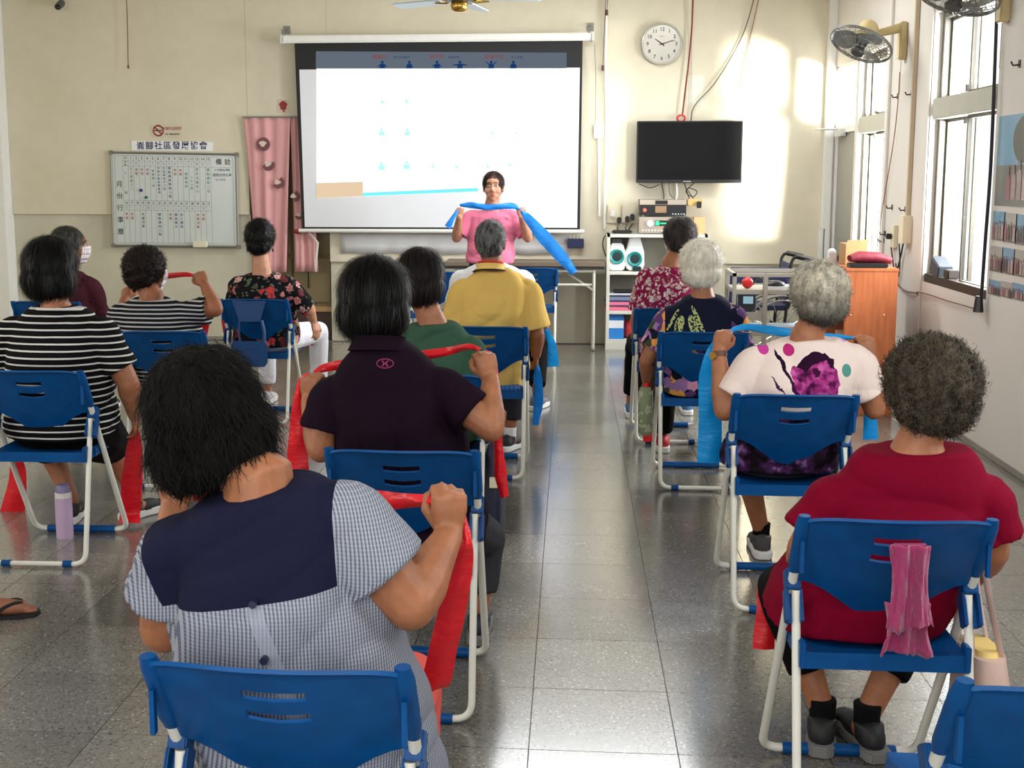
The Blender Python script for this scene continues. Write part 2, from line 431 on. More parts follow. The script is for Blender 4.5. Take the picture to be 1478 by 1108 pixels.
def make_chair(tablet=False):
    t = thing('folding_chair', 'x', 'chair', group='folding chairs')
    br = bpy.data.objects.new('backrest', chair_meshes()['backrest']); C.objects.link(br); br.parent = t
    top, bot = Vector((0, -.245, .785)), Vector((0, .205, .017))
    for s in (-1, 1):
        b = MB(); a = Vector((s * CW, -.252, .797)); c = Vector((s * CW, -.158, .635)); R = []
        for k in range(7):
            q = a.lerp(c, k / 6); w = .0175 if 0 < k < 6 else .013
            R.append([q + Vector((math.cos(j * PI / 6) * w, math.sin(j * PI / 6) * w * 1.15, 0)) for j in range(12)])
        b.rings(R); b.bx(s * CW - .004, s * CW + .004, -.245, -.232, .66, .735)
        b.build('sleeve', M_blue, t, smooth=True)
    pts = rounded([(-CW, -.245, .785), (-CW, .205, .017), (CW, .205, .017), (CW, -.245, .785)], .05, 6)
    MB().tube(pts, .0115, 10).build('frame_tube', M_tube, t, smooth=True)
    MB().tube([(-CW + .055, .205, .017), (CW - .055, .205, .017)], .0165, 10).build('front_foot', M_blue, t, smooth=True)
    pts = rounded([(-CW + .008, -.145, .585), (-CW + .008, -.265, .015), (CW - .008, -.265, .015), (CW - .008, -.145, .585)], .05, 6)
    MB().tube(pts, .0105, 10).build('rear_leg', M_tube, t, smooth=True)
    for s in (-1, 1):
        MB().tube([(s * (CW - .062), -.265, .015), (s * (CW - .098), -.265, .015)], .0145, 10).build('rear_foot_cap', M_blue, t, smooth=True)
        b = MB()
        M = Matrix.Translation((s * (CW - .002), -.125, .575)) @ Matrix.Rotation(math.radians(-30), 4, 'X')
        b.bx(-.017, .017, -.034, .012, .0, .05, M); b.bx(-.020, -.013, -.03, .018, -.075, .004, M); b.bx(.013, .020, -.03, .018, -.075, .004, M)
        b.bx(-.017, .017, -.004, .020, -.075, .0, M)
        b.build('hinge_bracket', M_blue, t, bevel=.003)
    # seat: dished plastic pan with a rolled rim and rear corner lugs
    xs = np.linspace(-.185, .185, 11); ys = np.linspace(-.20, .215, 11); bm = bmesh.new(); g = []
    for j, y in enumerate(ys):
        r = []
        for i, x in enumerate(xs):
            q = max(abs(x) / .185, abs(y - .008) / .21)
            xx = x * (1 - .05 * (y - .0) / .2 if y > 0 else 1)
            z = .437 + .020 * min(1, q) ** 6 - .010 * (1 - q * q)
            if y > .17: z -= .012
            r.append(bm.verts.new((xx, y, z)))
        g.append(r)
    for j in range(10):
        for i in range(10): bm.faces.new((g[j][i], g[j][i + 1], g[j + 1][i + 1], g[j + 1][i]))
    ed = [e for e in bm.edges if e.is_boundary]
    ex = bmesh.ops.extrude_edge_only(bm, edges=ed)['geom']
    for v in ex:
        if isinstance(v, bmesh.types.BMVert): v.co.z = .415; v.co.x *= 1.02
    bmesh.ops.recalc_face_normals(bm, faces=bm.faces); bmesh.ops.solidify(bm, geom=bm.faces[:], thickness=.006)
    me = bpy.data.meshes.new('seat'); bm.to_mesh(me); bm.free(); me.materials.append(M_blue); me.shade_smooth(); me.set_sharp_from_angle(angle=math.radians(60))
    st = bpy.data.objects.new('seat', me); C.objects.link(st); st.parent = t
    for s in (-1, 1):
        MB().bx(s * .187 - .007, s * .187 + .007, -.205, -.165, .415, .478).build('seat_lug', M_blue, t, bevel=.003)
        MB().bx(s * .187 - .007, s * .187 + .007, -.10, .02, .415, .452).build('seat_slide', M_blue, t, bevel=.003)
    return t
def dup(root, loc, rz, label=None, group=None):
    r = root.copy(); C.objects.link(r); r.location = loc; r.rotation_euler = (0, 0, rz)
    if label: r['label'] = label
    if group: r['group'] = group
    for ch in root.children:
        c = ch.copy(); C.objects.link(c); c.parent = r
        for g in ch.children:
            d = g.copy(); C.objects.link(d); d.parent = c
    return r
# seat positions (centre of the chair on the floor) and turn
SEATS = {
 'grey': (-.452, 1.985, -.03), 'empty': (.80, 2.0, .02), 'magenta': (.733, 2.865, 0), 'white': (.79, 4.38, 0), 'navy': (.65, 6.04, .0),
 'pinkfl': (.585, 7.08, 0), 'polo': (-.468, 3.44, 0), 'green': (-.54, 4.70, 0), 'yellow': (-.435, 6.17, 0), 'whitefront': (-.50, 7.75, 0),
 'frontright': (-.338, 10.06, 0.03), 'frontleft': (-1.10, 9.6, 0), 'stripe': (-2.13, 4.67, .03), 'far': (-3.20, 7.18, 0), 'stripe2': (-2.02, 5.87, .03), 'tablet': (-1.965, 7.40, .0)}
LBL = {
 'grey': 'blue folding chair in front of the camera, under the person in blue-yoked grey shirt',
 'empty': 'empty blue folding chair cut off by the bottom right corner',
 'magenta': 'blue folding chair with a pink towel through its backrest slot',
 'white': 'blue folding chair under the person in the white butterfly T-shirt',
 'navy': 'blue folding chair under the white-haired person in navy flowered top',
 'pinkfl': 'blue folding chair mostly hidden, farthest forward of the right-hand column',
 'polo': 'blue folding chair under the person in the dark purple polo shirt',
 'green': 'blue folding chair hidden behind the purple polo, under the green shirt',
 'yellow': 'blue folding chair with woven blue seat pad under the yellow polo',
 'whitefront': 'blue folding chair hidden in front of the yellow polo, under the white shirt',
 'frontright': 'empty blue folding chair before the long table, right of the white shirt',
 'frontleft': 'empty blue folding chair glimpsed at the front, left of the white shirt',
 'stripe': 'blue folding chair at the left edge, under the bold black-and-white striped shirt',
 'far': 'blue folding chair under the person in maroon, by the left wall',
 'stripe2': 'blue folding chair under the fine-striped shirt with raised arm',
 'tablet': 'blue folding chair with a fold-down writing tablet on its back'}
chair0 = make_chair()
CH = {}
for k, (x, y, r) in SEATS.items():
    if k == 'grey':
        chair0.location = (x, y, 0); chair0.rotation_euler = (0, 0, r); chair0['label'] = LBL[k]; CH[k] = chair0
    else: CH[k] = dup(chair0, (x, y, 0), r, LBL[k])
# writing tablet folded over the back of one chair
t = CH['tablet']
b = MB()
out = [(-.085, 0), (.085, 0), (.105, .03), (.11, .13), (.095, .165), (-.105, .165), (-.12, .14), (-.11, .03)]
b.prism([(u - .02, v + .375) for u, v in out], lambda u, v: (u, -.27 - (v - .4) * .1, v), lambda u, v: (u, -.282 - (v - .4) * .1, v))
b.build('writing_tablet', mat('tablet_blue', (18, 66, 122), .45), t, bevel=.004)
b = MB()
b.prism([(-.12, .80), (.10, .80), (.055, .66), (.06, .60), (.075, .60), (.075, .53), (.095, .53), (.095, .61), (.07, .67), (.115, .80)][:3] + [(-.075, .66)], lambda u, v: (u - .01, -.275, v), lambda u, v: (u - .01, -.287, v))
b.tube([(.055, -.282, .67), (.07, -.285, .60), (.07, -.285, .50)], .011, 6); b.tube([(-.085, -.282, .67), (-.09, -.285, .60), (-.085, -.285, .53)], .007, 6)
b.build('tablet_arm', mat('tablet_blue'), t, bevel=.002)
MB().ball((-.11, -.25, .335), (.017, .015, .02), 8, 6).build('knob', mat('tablet_blue'), t, smooth=True)
# woven cushion on the yellow polo's chair
def padfn(t, v):
    n = t.voro(v, 45, 'Distance', rnd=.1)
    t.link(t.ramp(n, [(.2, (28, 110, 190)), (.6, (14, 62, 120))]), t.b.inputs['Base Color']); t.bump(n, .6, .01)
b = MB(); b.bx(-.175, .175, -.19, .20, .448, .470)
pd = b.build('seat_pad', mat('woven_pad', fn=padfn, rough=.7, var=0), None, bevel=.008)
pd.location = (SEATS['yellow'][0], SEATS['yellow'][1], 0); tag(pd, 'woven blue seat pad on the chair under the yellow polo', 'cushion')
# ================================================================ BACK WALL THINGS
Yf = YB - .004
def X_(x, y, Y=YB): return float(P(x, y, Y)[0])
def Z_(x, y, Y=YB): return float(P(x, y, Y)[2])
M_ink = mat('black_ink', (34, 34, 38), .6, var=0); M_blueink = mat('blue_ink', (34, 46, 110), .6, var=0); M_redink = mat('red_ink', (170, 60, 60), .6, var=0)
M_greenink = mat('green_ink', (70, 140, 110), .6, var=0); M_line = mat('grid_ink', (120, 126, 122), .6, var=0)
M_blk = mat('black_plastic', (16, 16, 18), .35, var=0); M_chrome = mat('chrome', (200, 200, 200), .2, .9, var=0); M_alu = mat('aluminium', (140, 138, 130), .6, .4)
M_red = mat('red_plastic', (190, 30, 30), .4); M_cream = mat('cream_plastic', (220, 212, 186), .45); M_brown = mat('brown_string', (96, 60, 40), .8, var=0)
# ---- projection screen
t = thing('projection_screen', 'wide pull-down projection screen with black border and projected exercise slide', 'screen', (-1.26, YB - .02, 2.8))
def wt(b): # move mesh built in world coords under the thing
    b.v = [(x - t.location.x, y - t.location.y, z - t.location.z) for x, y, z in b.v]; return b
ys = 10.86
x0, x1 = float(P(405, 56, ys)[0]), float(P(858, 56, ys)[0]); zt, zb = float(P(600, 50, ys)[2]), float(P(600, 61, ys)[2])
b = MB(); b.bx(x0 + .01, x1 - .01, ys - .035, ys + .035, zb, zt); wt(b).build('casing', M_white, t, bevel=.012)
for x in (x0, x1 - .03):
    wt(MB().bx(x, x + .03, ys - .04, ys + .04, zb - .006, zt + .006)).build('end_cap', mat('cap_white', (210, 208, 200), .4), t, bevel=.005)
for x in (x0 + .02, x1 - .05):
    wt(MB().tube([(x, ys, zt), (x, ys + .01, zt + .05), (x + .02, YB, zt + .07)], .010, 6).bx(x - .015, x + .045, YB - .012, YB, zt + .03, zt + .10)).build('wall_bracket', M_alu, t)
sl, sr = float(P(425, 62, ys)[0]), float(P(841, 62, ys)[0]); bl_, br_ = float(P(436, 330, ys)[0]), float(P(837, 330, ys)[0]); sb = float(P(640, 331, ys)[2])
def quad(b, pts, y, th=.001):
    n = len(pts); b.prism(pts, lambda u, v: (u, y, v), lambda u, v: (u, y + th, v))
b = MB(); quad(b, [(sl, zb + .005), (sr, zb + .005), (br_, sb), (bl_, sb)], ys, .002); wt(b).build('black_border', mat('screen_black', (20, 21, 24), .7, var=0), t)
wl, wr = float(P(432, 99, ys)[0]), float(P(837, 99, ys)[0]); w2, w3 = float(P(440, 329, ys)[0]), float(P(833, 329, ys)[0]); wz = Z_(640, 99, ys); wz2 = Z_(640, 328, ys)
b = MB(); quad(b, [(wl, wz), (wr, wz), (w3, wz2), (w2, wz2)], ys - .0012); wt(b).build('matte_surface', mat('screen_white', (226, 228, 232), .8, var=.02), t)
wt(MB().tube([(bl_ - .03, ys, sb - .015), (br_ + .04, ys, sb - .015)], .018, 8)).build('bottom_bar', M_white, t, smooth=True)
# the projected slide: it gives off the projector's light
def em(n, c=None, s=1.0): return mat(n, (0, 0, 0), .9, var=0, emit=c, es=s, spec=0)
def pq(x, y): q = P(x, y, ys); return (float(q[0]), float(q[2]))
b = MB(); quad(b, [pq(457, 99), pq(818, 99), pq(811, 271), pq(457, 286)], ys - .003); pic = wt(b).build('projected_slide', em('projected_white', (255, 255, 255), 1.25), t)
b = MB(); quad(b, [pq(456, 74), pq(818, 76), pq(818, 98.6), pq(456, 98.6)], ys - .002); wt(b).build('projected_header', em('projected_grey', (104, 114, 128), .62), t)
b = MB(); quad(b, [pq(457, 264), pq(524, 262), pq(524, 283), pq(457, 286)], ys - .005, .0005); wt(b).build('projected_wood', em('projected_wood', (232, 205, 172), .72), pic)
b = MB(); quad(b, [pq(524, 278), pq(690, 271), pq(690, 276), pq(524, 283)], ys - .005, .0005); wt(b).build('projected_line', em('projected_cyan', (120, 235, 240), .8), pic)
PW = 1.0 / 155  # metres per photo pixel at this depth
def fig(b, x, y, s, arms=0):
    cx, cz = pq(x, y); m = PW * s
    b.prism([(cx + math.cos(a) * 2.2 * m, cz + 5.5 * m + math.sin(a) * 2.4 * m) for a in np.linspace(0, 2 * PI, 9)[:-1]], lambda u, v: (u, ys - .006, v), lambda u, v: (u, ys - .0055, v))
    b.prism([(cx + u * m, cz + v * m) for u, v in ((-3.5, 3), (3.5, 3), (4.5, -4), (-4.5, -4))], lambda u, v: (u, ys - .006, v), lambda u, v: (u, ys - .0055, v))
    for s_ in (-1, 1):
        a = {0: (8, -2), 1: (11, 1), 2: (9, 7), 3: (6, -3)}[arms]
        b.prism([(cx + s_ * 3 * m, cz + 3 * m), (cx + s_ * 3 * m, cz + .5 * m), (cx + s_ * a[0] * m, cz + (a[1] - .6) * m), (cx + s_ * a[0] * m, cz + (a[1] + .6) * m)], lambda u, v: (u, ys - .006, v), lambda u, v: (u, ys - .0055, v))
for (x, arms) in ((552, 0), (591, 3), (631, 0), (664, 1), (709, 2), (741, 3)):
    b = MB(); fig(b, x, 95, .9, arms); wt(b).build('drawn_figure', em('projected_navy', (22, 58, 110), .7), pic)
for (x, y, s) in ((552, 147, .55), (587, 146, .55), (551, 192, .9), (588, 192, .9), (551, 241, 1.0), (587, 240, 1.0), (625, 240, .5), (659, 241, .5), (711, 192, .4), (745, 192, .35), (704, 240, .45), (736, 238, .45)):
    b = MB(); fig(b, x, y, s, 3); wt(b).build('drawn_figure', em('projected_pale_cyan', (165, 240, 244), .95), pic)
def line_text(body, x, y, h, m, name='lettering', parent=None, yy=None):
    b = MB(); q = pq(x, y); put_text(b, body, q[0], yy or ys - .0065, q[1], h, .004); o = wt(b).build(name, m, parent or pic, fixn=False); o['kind'] = 'stuff'; return o
line_text('開胸式', 548, 82.5, .045, em('projected_redbrown', (150, 70, 60), .6)); line_text('雙手屈伸動作', 580, 83, .026, em('projected_dimblue', (60, 80, 110), .6))
line_text('側平舉', 630, 82.5, .045, em('projected_redbrown')); line_text('側邊伸展', 655, 83, .026, em('projected_dimblue'))
line_text('肩後下拉', 714, 82.5, .045, em('projected_redbrown')); line_text('向上伸展', 746, 83, .026, em('projected_dimblue'))
for (x, y, s) in ((553, 256, '坐姿抬腿'), (586, 255, '弓步伸展'), (545, 209, '站姿'), (583, 208, '屈膝')): line_text(s, x, y, .03, em('projected_cyan2', (176, 236, 236), .95))
# ---- whiteboard calendar
tw = thing('whiteboard', 'white monthly schedule board with handwritten entries and aluminium frame', 'board', (-3.76, YB, 1.3))
t = tw; yw = YB - .022
A, Bq, Cq, D = [tuple(P(x, y, yw)[[0, 2]]) for x, y in ((160, 220), (341, 223), (344, 356), (164, 354))]
def wb(u, v): # board coordinates 0..1 from the top left
    p = (np.array(A) * (1 - u) + np.array(Bq) * u) * (1 - v) + (np.array(D) * (1 - u) + np.array(Cq) * u) * v; return float(p[0]), float(p[1])
b = MB(); b.prism([wb(.01, .01), wb(.99, .01), wb(.99, .99), wb(.01, .99)], lambda u, v: (u, yw, v), lambda u, v: (u, YB, v)); wt(b).build('board', mat('board_white', (198, 204, 200), .25, var=.02), t)
for q in (((0, 0), (1, 0)), ((1, 0), (1, 1)), ((1, 1), (0, 1)), ((0, 1), (0, 0))):
    a, c = wb(*q[0]), wb(*q[1]); wt(MB().tube([(a[0], yw - .002, a[1]), (c[0], yw - .002, c[1])], .011, 4)).build('frame_bar', M_alu, t)
for q in ((0, 0), (1, 0), (0, 1), (1, 1)):
    a = wb(*q); wt(MB().bx(a[0] - .02, a[0] + .02, yw - .015, YB, a[1] - .02, a[1] + .02)).build('corner_cap', mat('corner_grey', (120, 116, 106), .5), t, bevel=.006)
b = MB()
def gl(u0, v0, u1, v1, w=.0022):
    a, c = wb(u0, v0), wb(u1, v1); d = Vector((c[0] - a[0], c[1] - a[1])).normalized(); n = Vector((-d.y, d.x)) * w / 2
    b.add([(a[0] + n.x, yw - .001, a[1] + n.y), (c[0] + n.x, yw - .001, c[1] + n.y), (c[0] - n.x, yw - .001, c[1] - n.y), (a[0] - n.x, yw - .001, a[1] - n.y)], [(0, 1, 2, 3)])
U0, U1 = .092, .795
for i in range(17): u = U0 + (U1 - U0) * i / 16; gl(u, .03, u, .97)
for v in (.03, .085, .14, .51, .565, .615, .97): gl(U0, v, U1, v)
gl(.03, .03, .03, .97); gl(U1, .03, .97, .03); gl(U1, .14, .97, .14); gl(.97, .03, .97, .97); gl(.03, .97, .97, .97); gl(.03, .03, U0, .03)
o = wt(b).build('ruled_lines', M_line, t, fixn=False); o['kind'] = 'stuff'
def bt(body, u, v, h, m, bold=.0, name='lettering', vertical=False, sx=1):
    b = MB(); q = wb(u, v); put_text(b, body, q[0], yw - .0015, q[1], h, bold, sx, vertical); o = wt(b).build(name, m, t, fixn=False); o['kind'] = 'stuff'
for i, ch in enumerate('月份行事曆'): bt(ch, .062, .34 + .128 * i, .062, M_ink, .005)
bt('備', .86, .085, .06, M_ink, .012); bt('註', .93, .085, .06, M_ink, .012)
cu = lambda i: U0 + (U1 - U0) * (i + .5) / 16
bt('日', cu(0), .055, .03, M_ink); bt('星期', cu(0), .10, .022, M_ink, vertical=True)
for i in range(15): bt(str(i + 1), cu(i + 1), .057, .036, M_ink); bt('六日一二三四五'[i % 7], cu(i + 1), .112, .026, M_line if i % 3 else M_redink)
for i in range(16): bt(str(i + 16), cu(i), .537, .036, M_ink, sx=.8); bt('日一二三四五六'[i % 7], cu(i), .59, .024, M_line if i % 4 else M_redink)
bt('月', cu(0), .43, .03, M_ink); bt('十', cu(0), .22, .03, M_line)
for i, s_, m, v, h in ((1, '志工會議十二', M_line, .17, .03), (2, '休假', M_redink, .18, .03), (3, '休假', M_redink, .18, .03), (4, '休假', M_redink, .18, .03), (5, '健康操二班', M_greenink, .19, .028), (6, '共餐活動血壓量測', M_blueink, .16, .026), (7, '社區課程手工班', M_blueink, .16, .026),
    (8, '據點課程歌唱八點', M_blueink, .16, .03), (9, '休假', M_redink, .18, .03), (10, '休假', M_redink, .18, .03), (11, '健康操班', M_greenink, .22, .03), (12, '下午三點', M_greenink, .26, .026), (13, '里民活動中心', M_greenink, .17, .032), (15, '據點課程二班', M_greenink, .17, .032)):
    bt(s_, cu(i), v, h, m, .0, vertical=True)
for i, s_, m in ((0, '休假', M_redink), (1, '休假', M_redink), (3, '共餐活動', M_blueink), (6, '據點課程八點', M_blueink), (8, '休假', M_redink), (9, '量血壓日', M_blueink), (10, '志工課程', M_blueink), (13, '休假活動', M_redink), (14, '休假', M_redink)):
    bt(s_, cu(i), .66, .03, m, .0, vertical=True)
bt('十月備品清點', .885, .17, .026, M_blueink); bt('關懷訪視名單', .885, .225, .03, M_blueink); bt('志工名冊', .87, .275, .024, M_line)
for (u, v, m, n_) in ((.235, .40, M_blueink, 'blue_magnet'), (.275, .475, mat('green_magnet', (20, 110, 70), .4), 'green_magnet')):
    q = wb(u, v); wt(MB().cyl((q[0], yw, q[1]), (q[0], yw - .012, q[1]), .015, seg=12)).build('magnet', m, t)
q = wb(.70, .985); wt(MB().bx(q[0] - .06, q[0] + .07, yw - .05, yw, q[1] - .02, q[1] + .035)).build('eraser_tray', M_cream, t, bevel=.004)
# ---- name sign and no smoking sign
def flatsign(name, label, cat, corners, y, m, th=.004):
    b = MB(); cx = sum(c[0] for c in corners) / 4; cz = sum(c[1] for c in corners) / 4
    b.prism([(c[0] - cx, c[1] - cz) for c in corners], lambda u, v: (u, -th, v), lambda u, v: (u, 0, v))
    t = thing(name, label, cat, (cx, y, cz)); b.build('plate', m, t); return t, cx, cz
cs = [tuple(P(x, y, YB)[[0, 2]]) for x, y in ((190, 203), (307, 205), (307, 218), (190, 217))]
t2, cx, cz = flatsign('name_sign', 'white strip sign with blue Chinese lettering above the schedule board', 'sign', cs, YB, mat('sign_white', (232, 234, 232), .4, var=.02))
b = MB()
for i, ch in enumerate('崙腳社區發展協會'): put_text(b, ch, -.302 + .0863 * i, -.006, 0, .080, .012)
o = b.build('lettering', mat('navy_ink', (34, 36, 96), .6, var=0), t2, fixn=False); o['kind'] = 'stuff'
cs = [tuple(P(x, y, YB)[[0, 2]]) for x, y in ((218, 179), (263, 179), (263, 198), (218, 198))]
t2, cx, cz = flatsign('no_smoking_sign', 'small no-smoking sign with red ring and red characters on the cream wall', 'sign', cs, YB, mat('sign_cream', (206, 198, 176), .5, var=.02), .003)
b = MB(); b.tube([(-.078 + math.cos(a) * .047, -.004, math.sin(a) * .047) for a in np.linspace(0, 2 * PI, 25)[:-1]], .007, 4, closed=True); b.tube([(-.078 - .034, -.004, .034), (-.078 + .034, -.004, -.034)], .006, 4)
b.build('red_ring', mat('deep_red', (150, 34, 34), .5), t2)
MB().bx(-.118, -.045, -.0045, -.003, -.004, .006).build('cigarette_mark', M_ink, t2)
b = MB(); put_text(b, '本場所全面禁菸', .055, -.005, .018, .033, .006, .8); o = b.build('lettering', M_redink, t2, fixn=False); o['kind'] = 'stuff'
b = MB(); put_text(b, 'NO SMOKING', .055, -.005, -.033, .022, .01); o = b.build('lettering', M_ink, t2, fixn=False); o['kind'] = 'stuff'
# red decal
q = P(409, 153, YB); t2 = thing('wall_decal', 'small square of film with a red blossom, right of the pink curtain top', 'decal', (q[0], YB, q[2]))
MB().bx(-.06, .06, -.003, 0, -.06, .06).build('film', mat('film', (196, 184, 160), .3, var=.02), t2)
b = MB(); b.prism([(math.cos(a) * (.036 + .007 * math.sin(5 * a)), math.sin(a) * .042 + .005) for a in np.linspace(0, 2 * PI, 24)[:-1]], lambda u, v: (u, -.006, v), lambda u, v: (u, -.003, v)); b.bx(-.004, .012, -.005, -.003, -.055, -.03); b.build('blossom', mat('dark_red', (150, 22, 26), .5), t2)
# ---- clock
q = P(955, 64, YB); R = .185
t2 = thing('wall_clock', 'round white wall clock with black numerals showing about twelve past ten', 'clock', (q[0], YB, q[2])); RX = Matrix.Rotation(PI / 2, 3, 'X')
MB().lathe([(R - .02, 0), (R, 0), (R + .003, .03), (R - .004, .048), (R - .014, .05), (R - .018, .035)], seg=40, M=RX).build('rim', mat('clock_rim', (186, 182, 172), .25, .4), t2, smooth=True)
MB().lathe([(0.001, .028), (R - .012, .028), (R - .012, .034), (.001, .034)], seg=40, M=RX).build('dial', mat('dial_white', (236, 234, 222), .5, var=0), t2)
for i in range(12):
    a = PI / 2 - (i + 1) * PI / 6; b = MB(); put_text(b, str(i + 1), math.cos(a) * .128, -.036, math.sin(a) * .128, .044, .02); b.build('numeral', M_ink, t2, fixn=False)
for nm, ang, L_, w_ in (('hour_hand', PI / 2 - (10 + 12 / 60) * PI / 6, .075, .006), ('minute_hand', PI / 2 - 12.3 * PI / 30, .115, .0045)):
    d = V(math.cos(ang), 0, math.sin(ang)); n = V(-d.z, 0, d.x); y = V(0, -.039, 0); MB().add([y - d * .025 - n * w_, y + d * L_ - n * w_ * .5, y + d * L_ + n * w_ * .5, y - d * .025 + n * w_, y - d * .025 - n * w_ - V(0, .002, 0), y + d * L_ - n * w_ * .5 - V(0, .002, 0), y + d * L_ + n * w_ * .5 - V(0, .002, 0), y - d * .025 + n * w_ - V(0, .002, 0)], [(0, 1, 2, 3), (7, 6, 5, 4), (0, 4, 5, 1), (1, 5, 6, 2), (2, 6, 7, 3), (3, 7, 4, 0)]).build(nm, M_ink, t2)
MB().bx(-.022, .022, -.0365, -.0355, .064, .070).build('maker_mark', M_line, t2)
# ---- television
yt = 10.82; a, c = P(918, 264, yt), P(1073, 174, yt)
t2 = thing('television', 'black flat-screen television on the wall above the audio shelf', 'television', ((a[0] + c[0]) / 2, yt, (a[2] + c[2]) / 2))
w_, h_ = (c[0] - a[0]) / 2, (c[2] - a[2]) / 2
MB().bx(-w_, w_, -.0, .045, -h_, h_).build('housing', M_blk, t2, bevel=.006)
MB().bx(-w_ + .012, w_ - .012, -.003, .002, -h_ + .03, h_ - .012).build('display', mat('tv_glass', (5, 5, 6), .3, var=0, spec=.15), t2)
MB().bx(-.05, .02, -.004, -.003, -h_ + .012, -h_ + .018).build('maker_mark', mat('silver_print', (180, 180, 184), .4, var=0), t2)
MB().bx(-.2, .2, .045, YB - yt, -.12, .12).build('wall_mount', mat('mount_metal', (60, 60, 62), .4, .6), t2)
# ---- pink noren curtain
M_pink = cloth('pink_curtain', (206, 136, 140)) if False else mat('pink_curtain', (214, 156, 156), .8, var=.05, bump=.2, bs=30, sheen=.2)
t2 = thing('door_curtain', 'pink split door curtain printed with mauve circles, hanging in the doorway', 'curtain', (-2.8, 10.93, 2.1))
yc = 10.93
def panel(tl, tr, br, bl, name, seed):
    bm = MB(); N, K = 24, 16; vs = []; fs = []
    q = [np.array(P(*p, yc)) for p in (tl, tr, br, bl)]
    for j in range(K + 1):
        for i in range(N + 1):
            u, v = i / N, j / K; p = (q[0] * (1 - u) + q[1] * u) * (1 - v) + (q[3] * (1 - u) + q[2] * u) * v
            vs.append((p[0] + 2.8, p[1] - 10.93 + math.sin(u * 11 + seed) * .012 * (.3 + v) + .01 * math.sin(u * 23 + v * 3), p[2] - 2.1))
    for j in range(K):
        for i in range(N): a = j * (N + 1) + i; fs.append((a, a + 1, a + N + 2, a + N + 1))
    o = MB().add(vs, fs).build(name, M_pink, t2, smooth=True); m = o.modifiers.new('s', 'SOLIDIFY'); m.thickness = .002
panel((352, 170), (419, 170), (414, 392), (371, 398), 'curtain_panel', 0); panel((419, 170), (448, 170), (459, 392), (425, 392), 'curtain_panel', 2)
MB().tube([(-.27, 0, .0), (.42, 0, .0)], .008, 6).build('curtain_rod', M_alu, t2)
MB().tube([P(447, 336, yc) - np.array((-2.8, 10.945, 2.1)), P(459, 350, yc) - np.array((-2.8, 10.945, 2.1)), P(455, 392, yc) - np.array((-2.8, 10.945, 2.1))], .012, 6, flat=.3).build('white_hem', mat('white_hem', (225, 215, 212), .7), t2)
M_mauve = mat('mauve_print', (116, 70, 74), .8, var=.05); M_pale = mat('pale_print', (208, 190, 182), .8, var=.05)
for k, (x, y, r, part) in enumerate(((380, 208, 10, 0), (387, 237, 9.5, 1), (401, 263, 9, 2), (424, 283, 8, 3), (432, 310, 7, 1))):
    q = P(x, y, 10.905); r = r / 158; lo, hi = {0: (0, 2 * PI), 1: (-2.9, .6), 2: (-2.6, 1.2), 3: (-1.6, 1.4)}[part]
    pts = [(math.cos(a) * r, math.sin(a) * r) for a in np.linspace(lo, hi, 22)]
    if part: pts = pts[:-1] + [(math.cos(hi) * r * .3, math.sin(hi) * r * .3)]
    MB().prism([(q[0] + 2.8 + u, q[2] - 2.1 + v) for u, v in pts], lambda u, v: (u, -.022, v), lambda u, v: (u, -.020, v)).build('round_print', M_mauve, t2)
    pts = [(math.cos(a) * r * .5 * (1 + .35 * math.sin(3 * a + k)) - .1 * r, math.sin(a) * r * .42 + .05 * r) for a in np.linspace(0, 2 * PI, 14)[:-1]]
    MB().prism([(q[0] + 2.8 + u, q[2] - 2.1 + v) for u, v in pts], lambda u, v: (u, -.024, v), lambda u, v: (u, -.0225, v)).build('pale_print', M_pale, t2)
q = P(430, 334, 10.89); tag(MB().ball((0, 0, 0), (.045, .018, .022), 12, 8).build('red_ornament', mat('dark_red'), None, smooth=True), 'small red ornament at the lower left corner of the screen', 'ornament').location = q
# ---- cables, switches
def cable(name, label, pts, r, m, cat='cable', n=6):
    p0 = Vector(tuple(pts[0])); o = MB().tube([Vector(p) - p0 for p in smoothpath([tuple(p) for p in pts], n)], r, 6).build(name, m, None, smooth=True); o.location = p0; tag(o, label, cat); return o
cable('pull_cord', 'thin pull cord hanging from above near the left of the back wall', [P(182, -15, 10.9), P(184, 40, 10.9), P(185, 94, 10.9)], .004, M_brown)
q = P(185, 94, 10.9); tag(MB().cyl((0, 0, 0), (0, 0, -.03), .008, .010, 8).build('cord_toggle', M_brown), 'brown toggle at the end of the left pull cord', 'toggle').location = q
cable('screen_cord', 'thin grey cord dropping beside the right end of the screen casing', [P(858, 62, 10.9), P(860, 120, 10.93), P(859, 182, 10.93)], .003, M_alu)
for x, lb in ((876, 'left brown pull toggle beside the clock'), (870, 'lower brown pull toggle on the white conduit')):
    y = 14 if x == 876 else 94
    cable('pull_cord', 'cord of the ' + lb, [P(x + (2 if x == 876 else 5), -15, 10.93), P(x, y, 10.93)], .003, M_brown); q = P(x, y, 10.93)
    tag(MB().cyl((0, 0, 0), (0, 0, -.05), .010, .012, 8).build('cord_toggle', M_brown), lb, 'toggle').location = q
cable('wall_conduit', 'white cable conduit running down the wall right of the screen', [P(876, -20, 10.94), P(874, 100, 10.94), P(875, 180, 10.94), P(872, 330, 10.94)], .011, M_white)
cable('wall_conduit', 'short white pipe under the white wall switch', [P(864, 199, 10.94), P(865, 312, 10.94)], .012, M_white)
q = P(864, 190, 10.95); tag(MB().bx(-.045, .045, -.03, .0, -.06, .06).build('wall_switch', M_white, None, bevel=.006), 'white surface-mounted switch box right of the screen', 'switch').location = (q[0], YB, q[2])
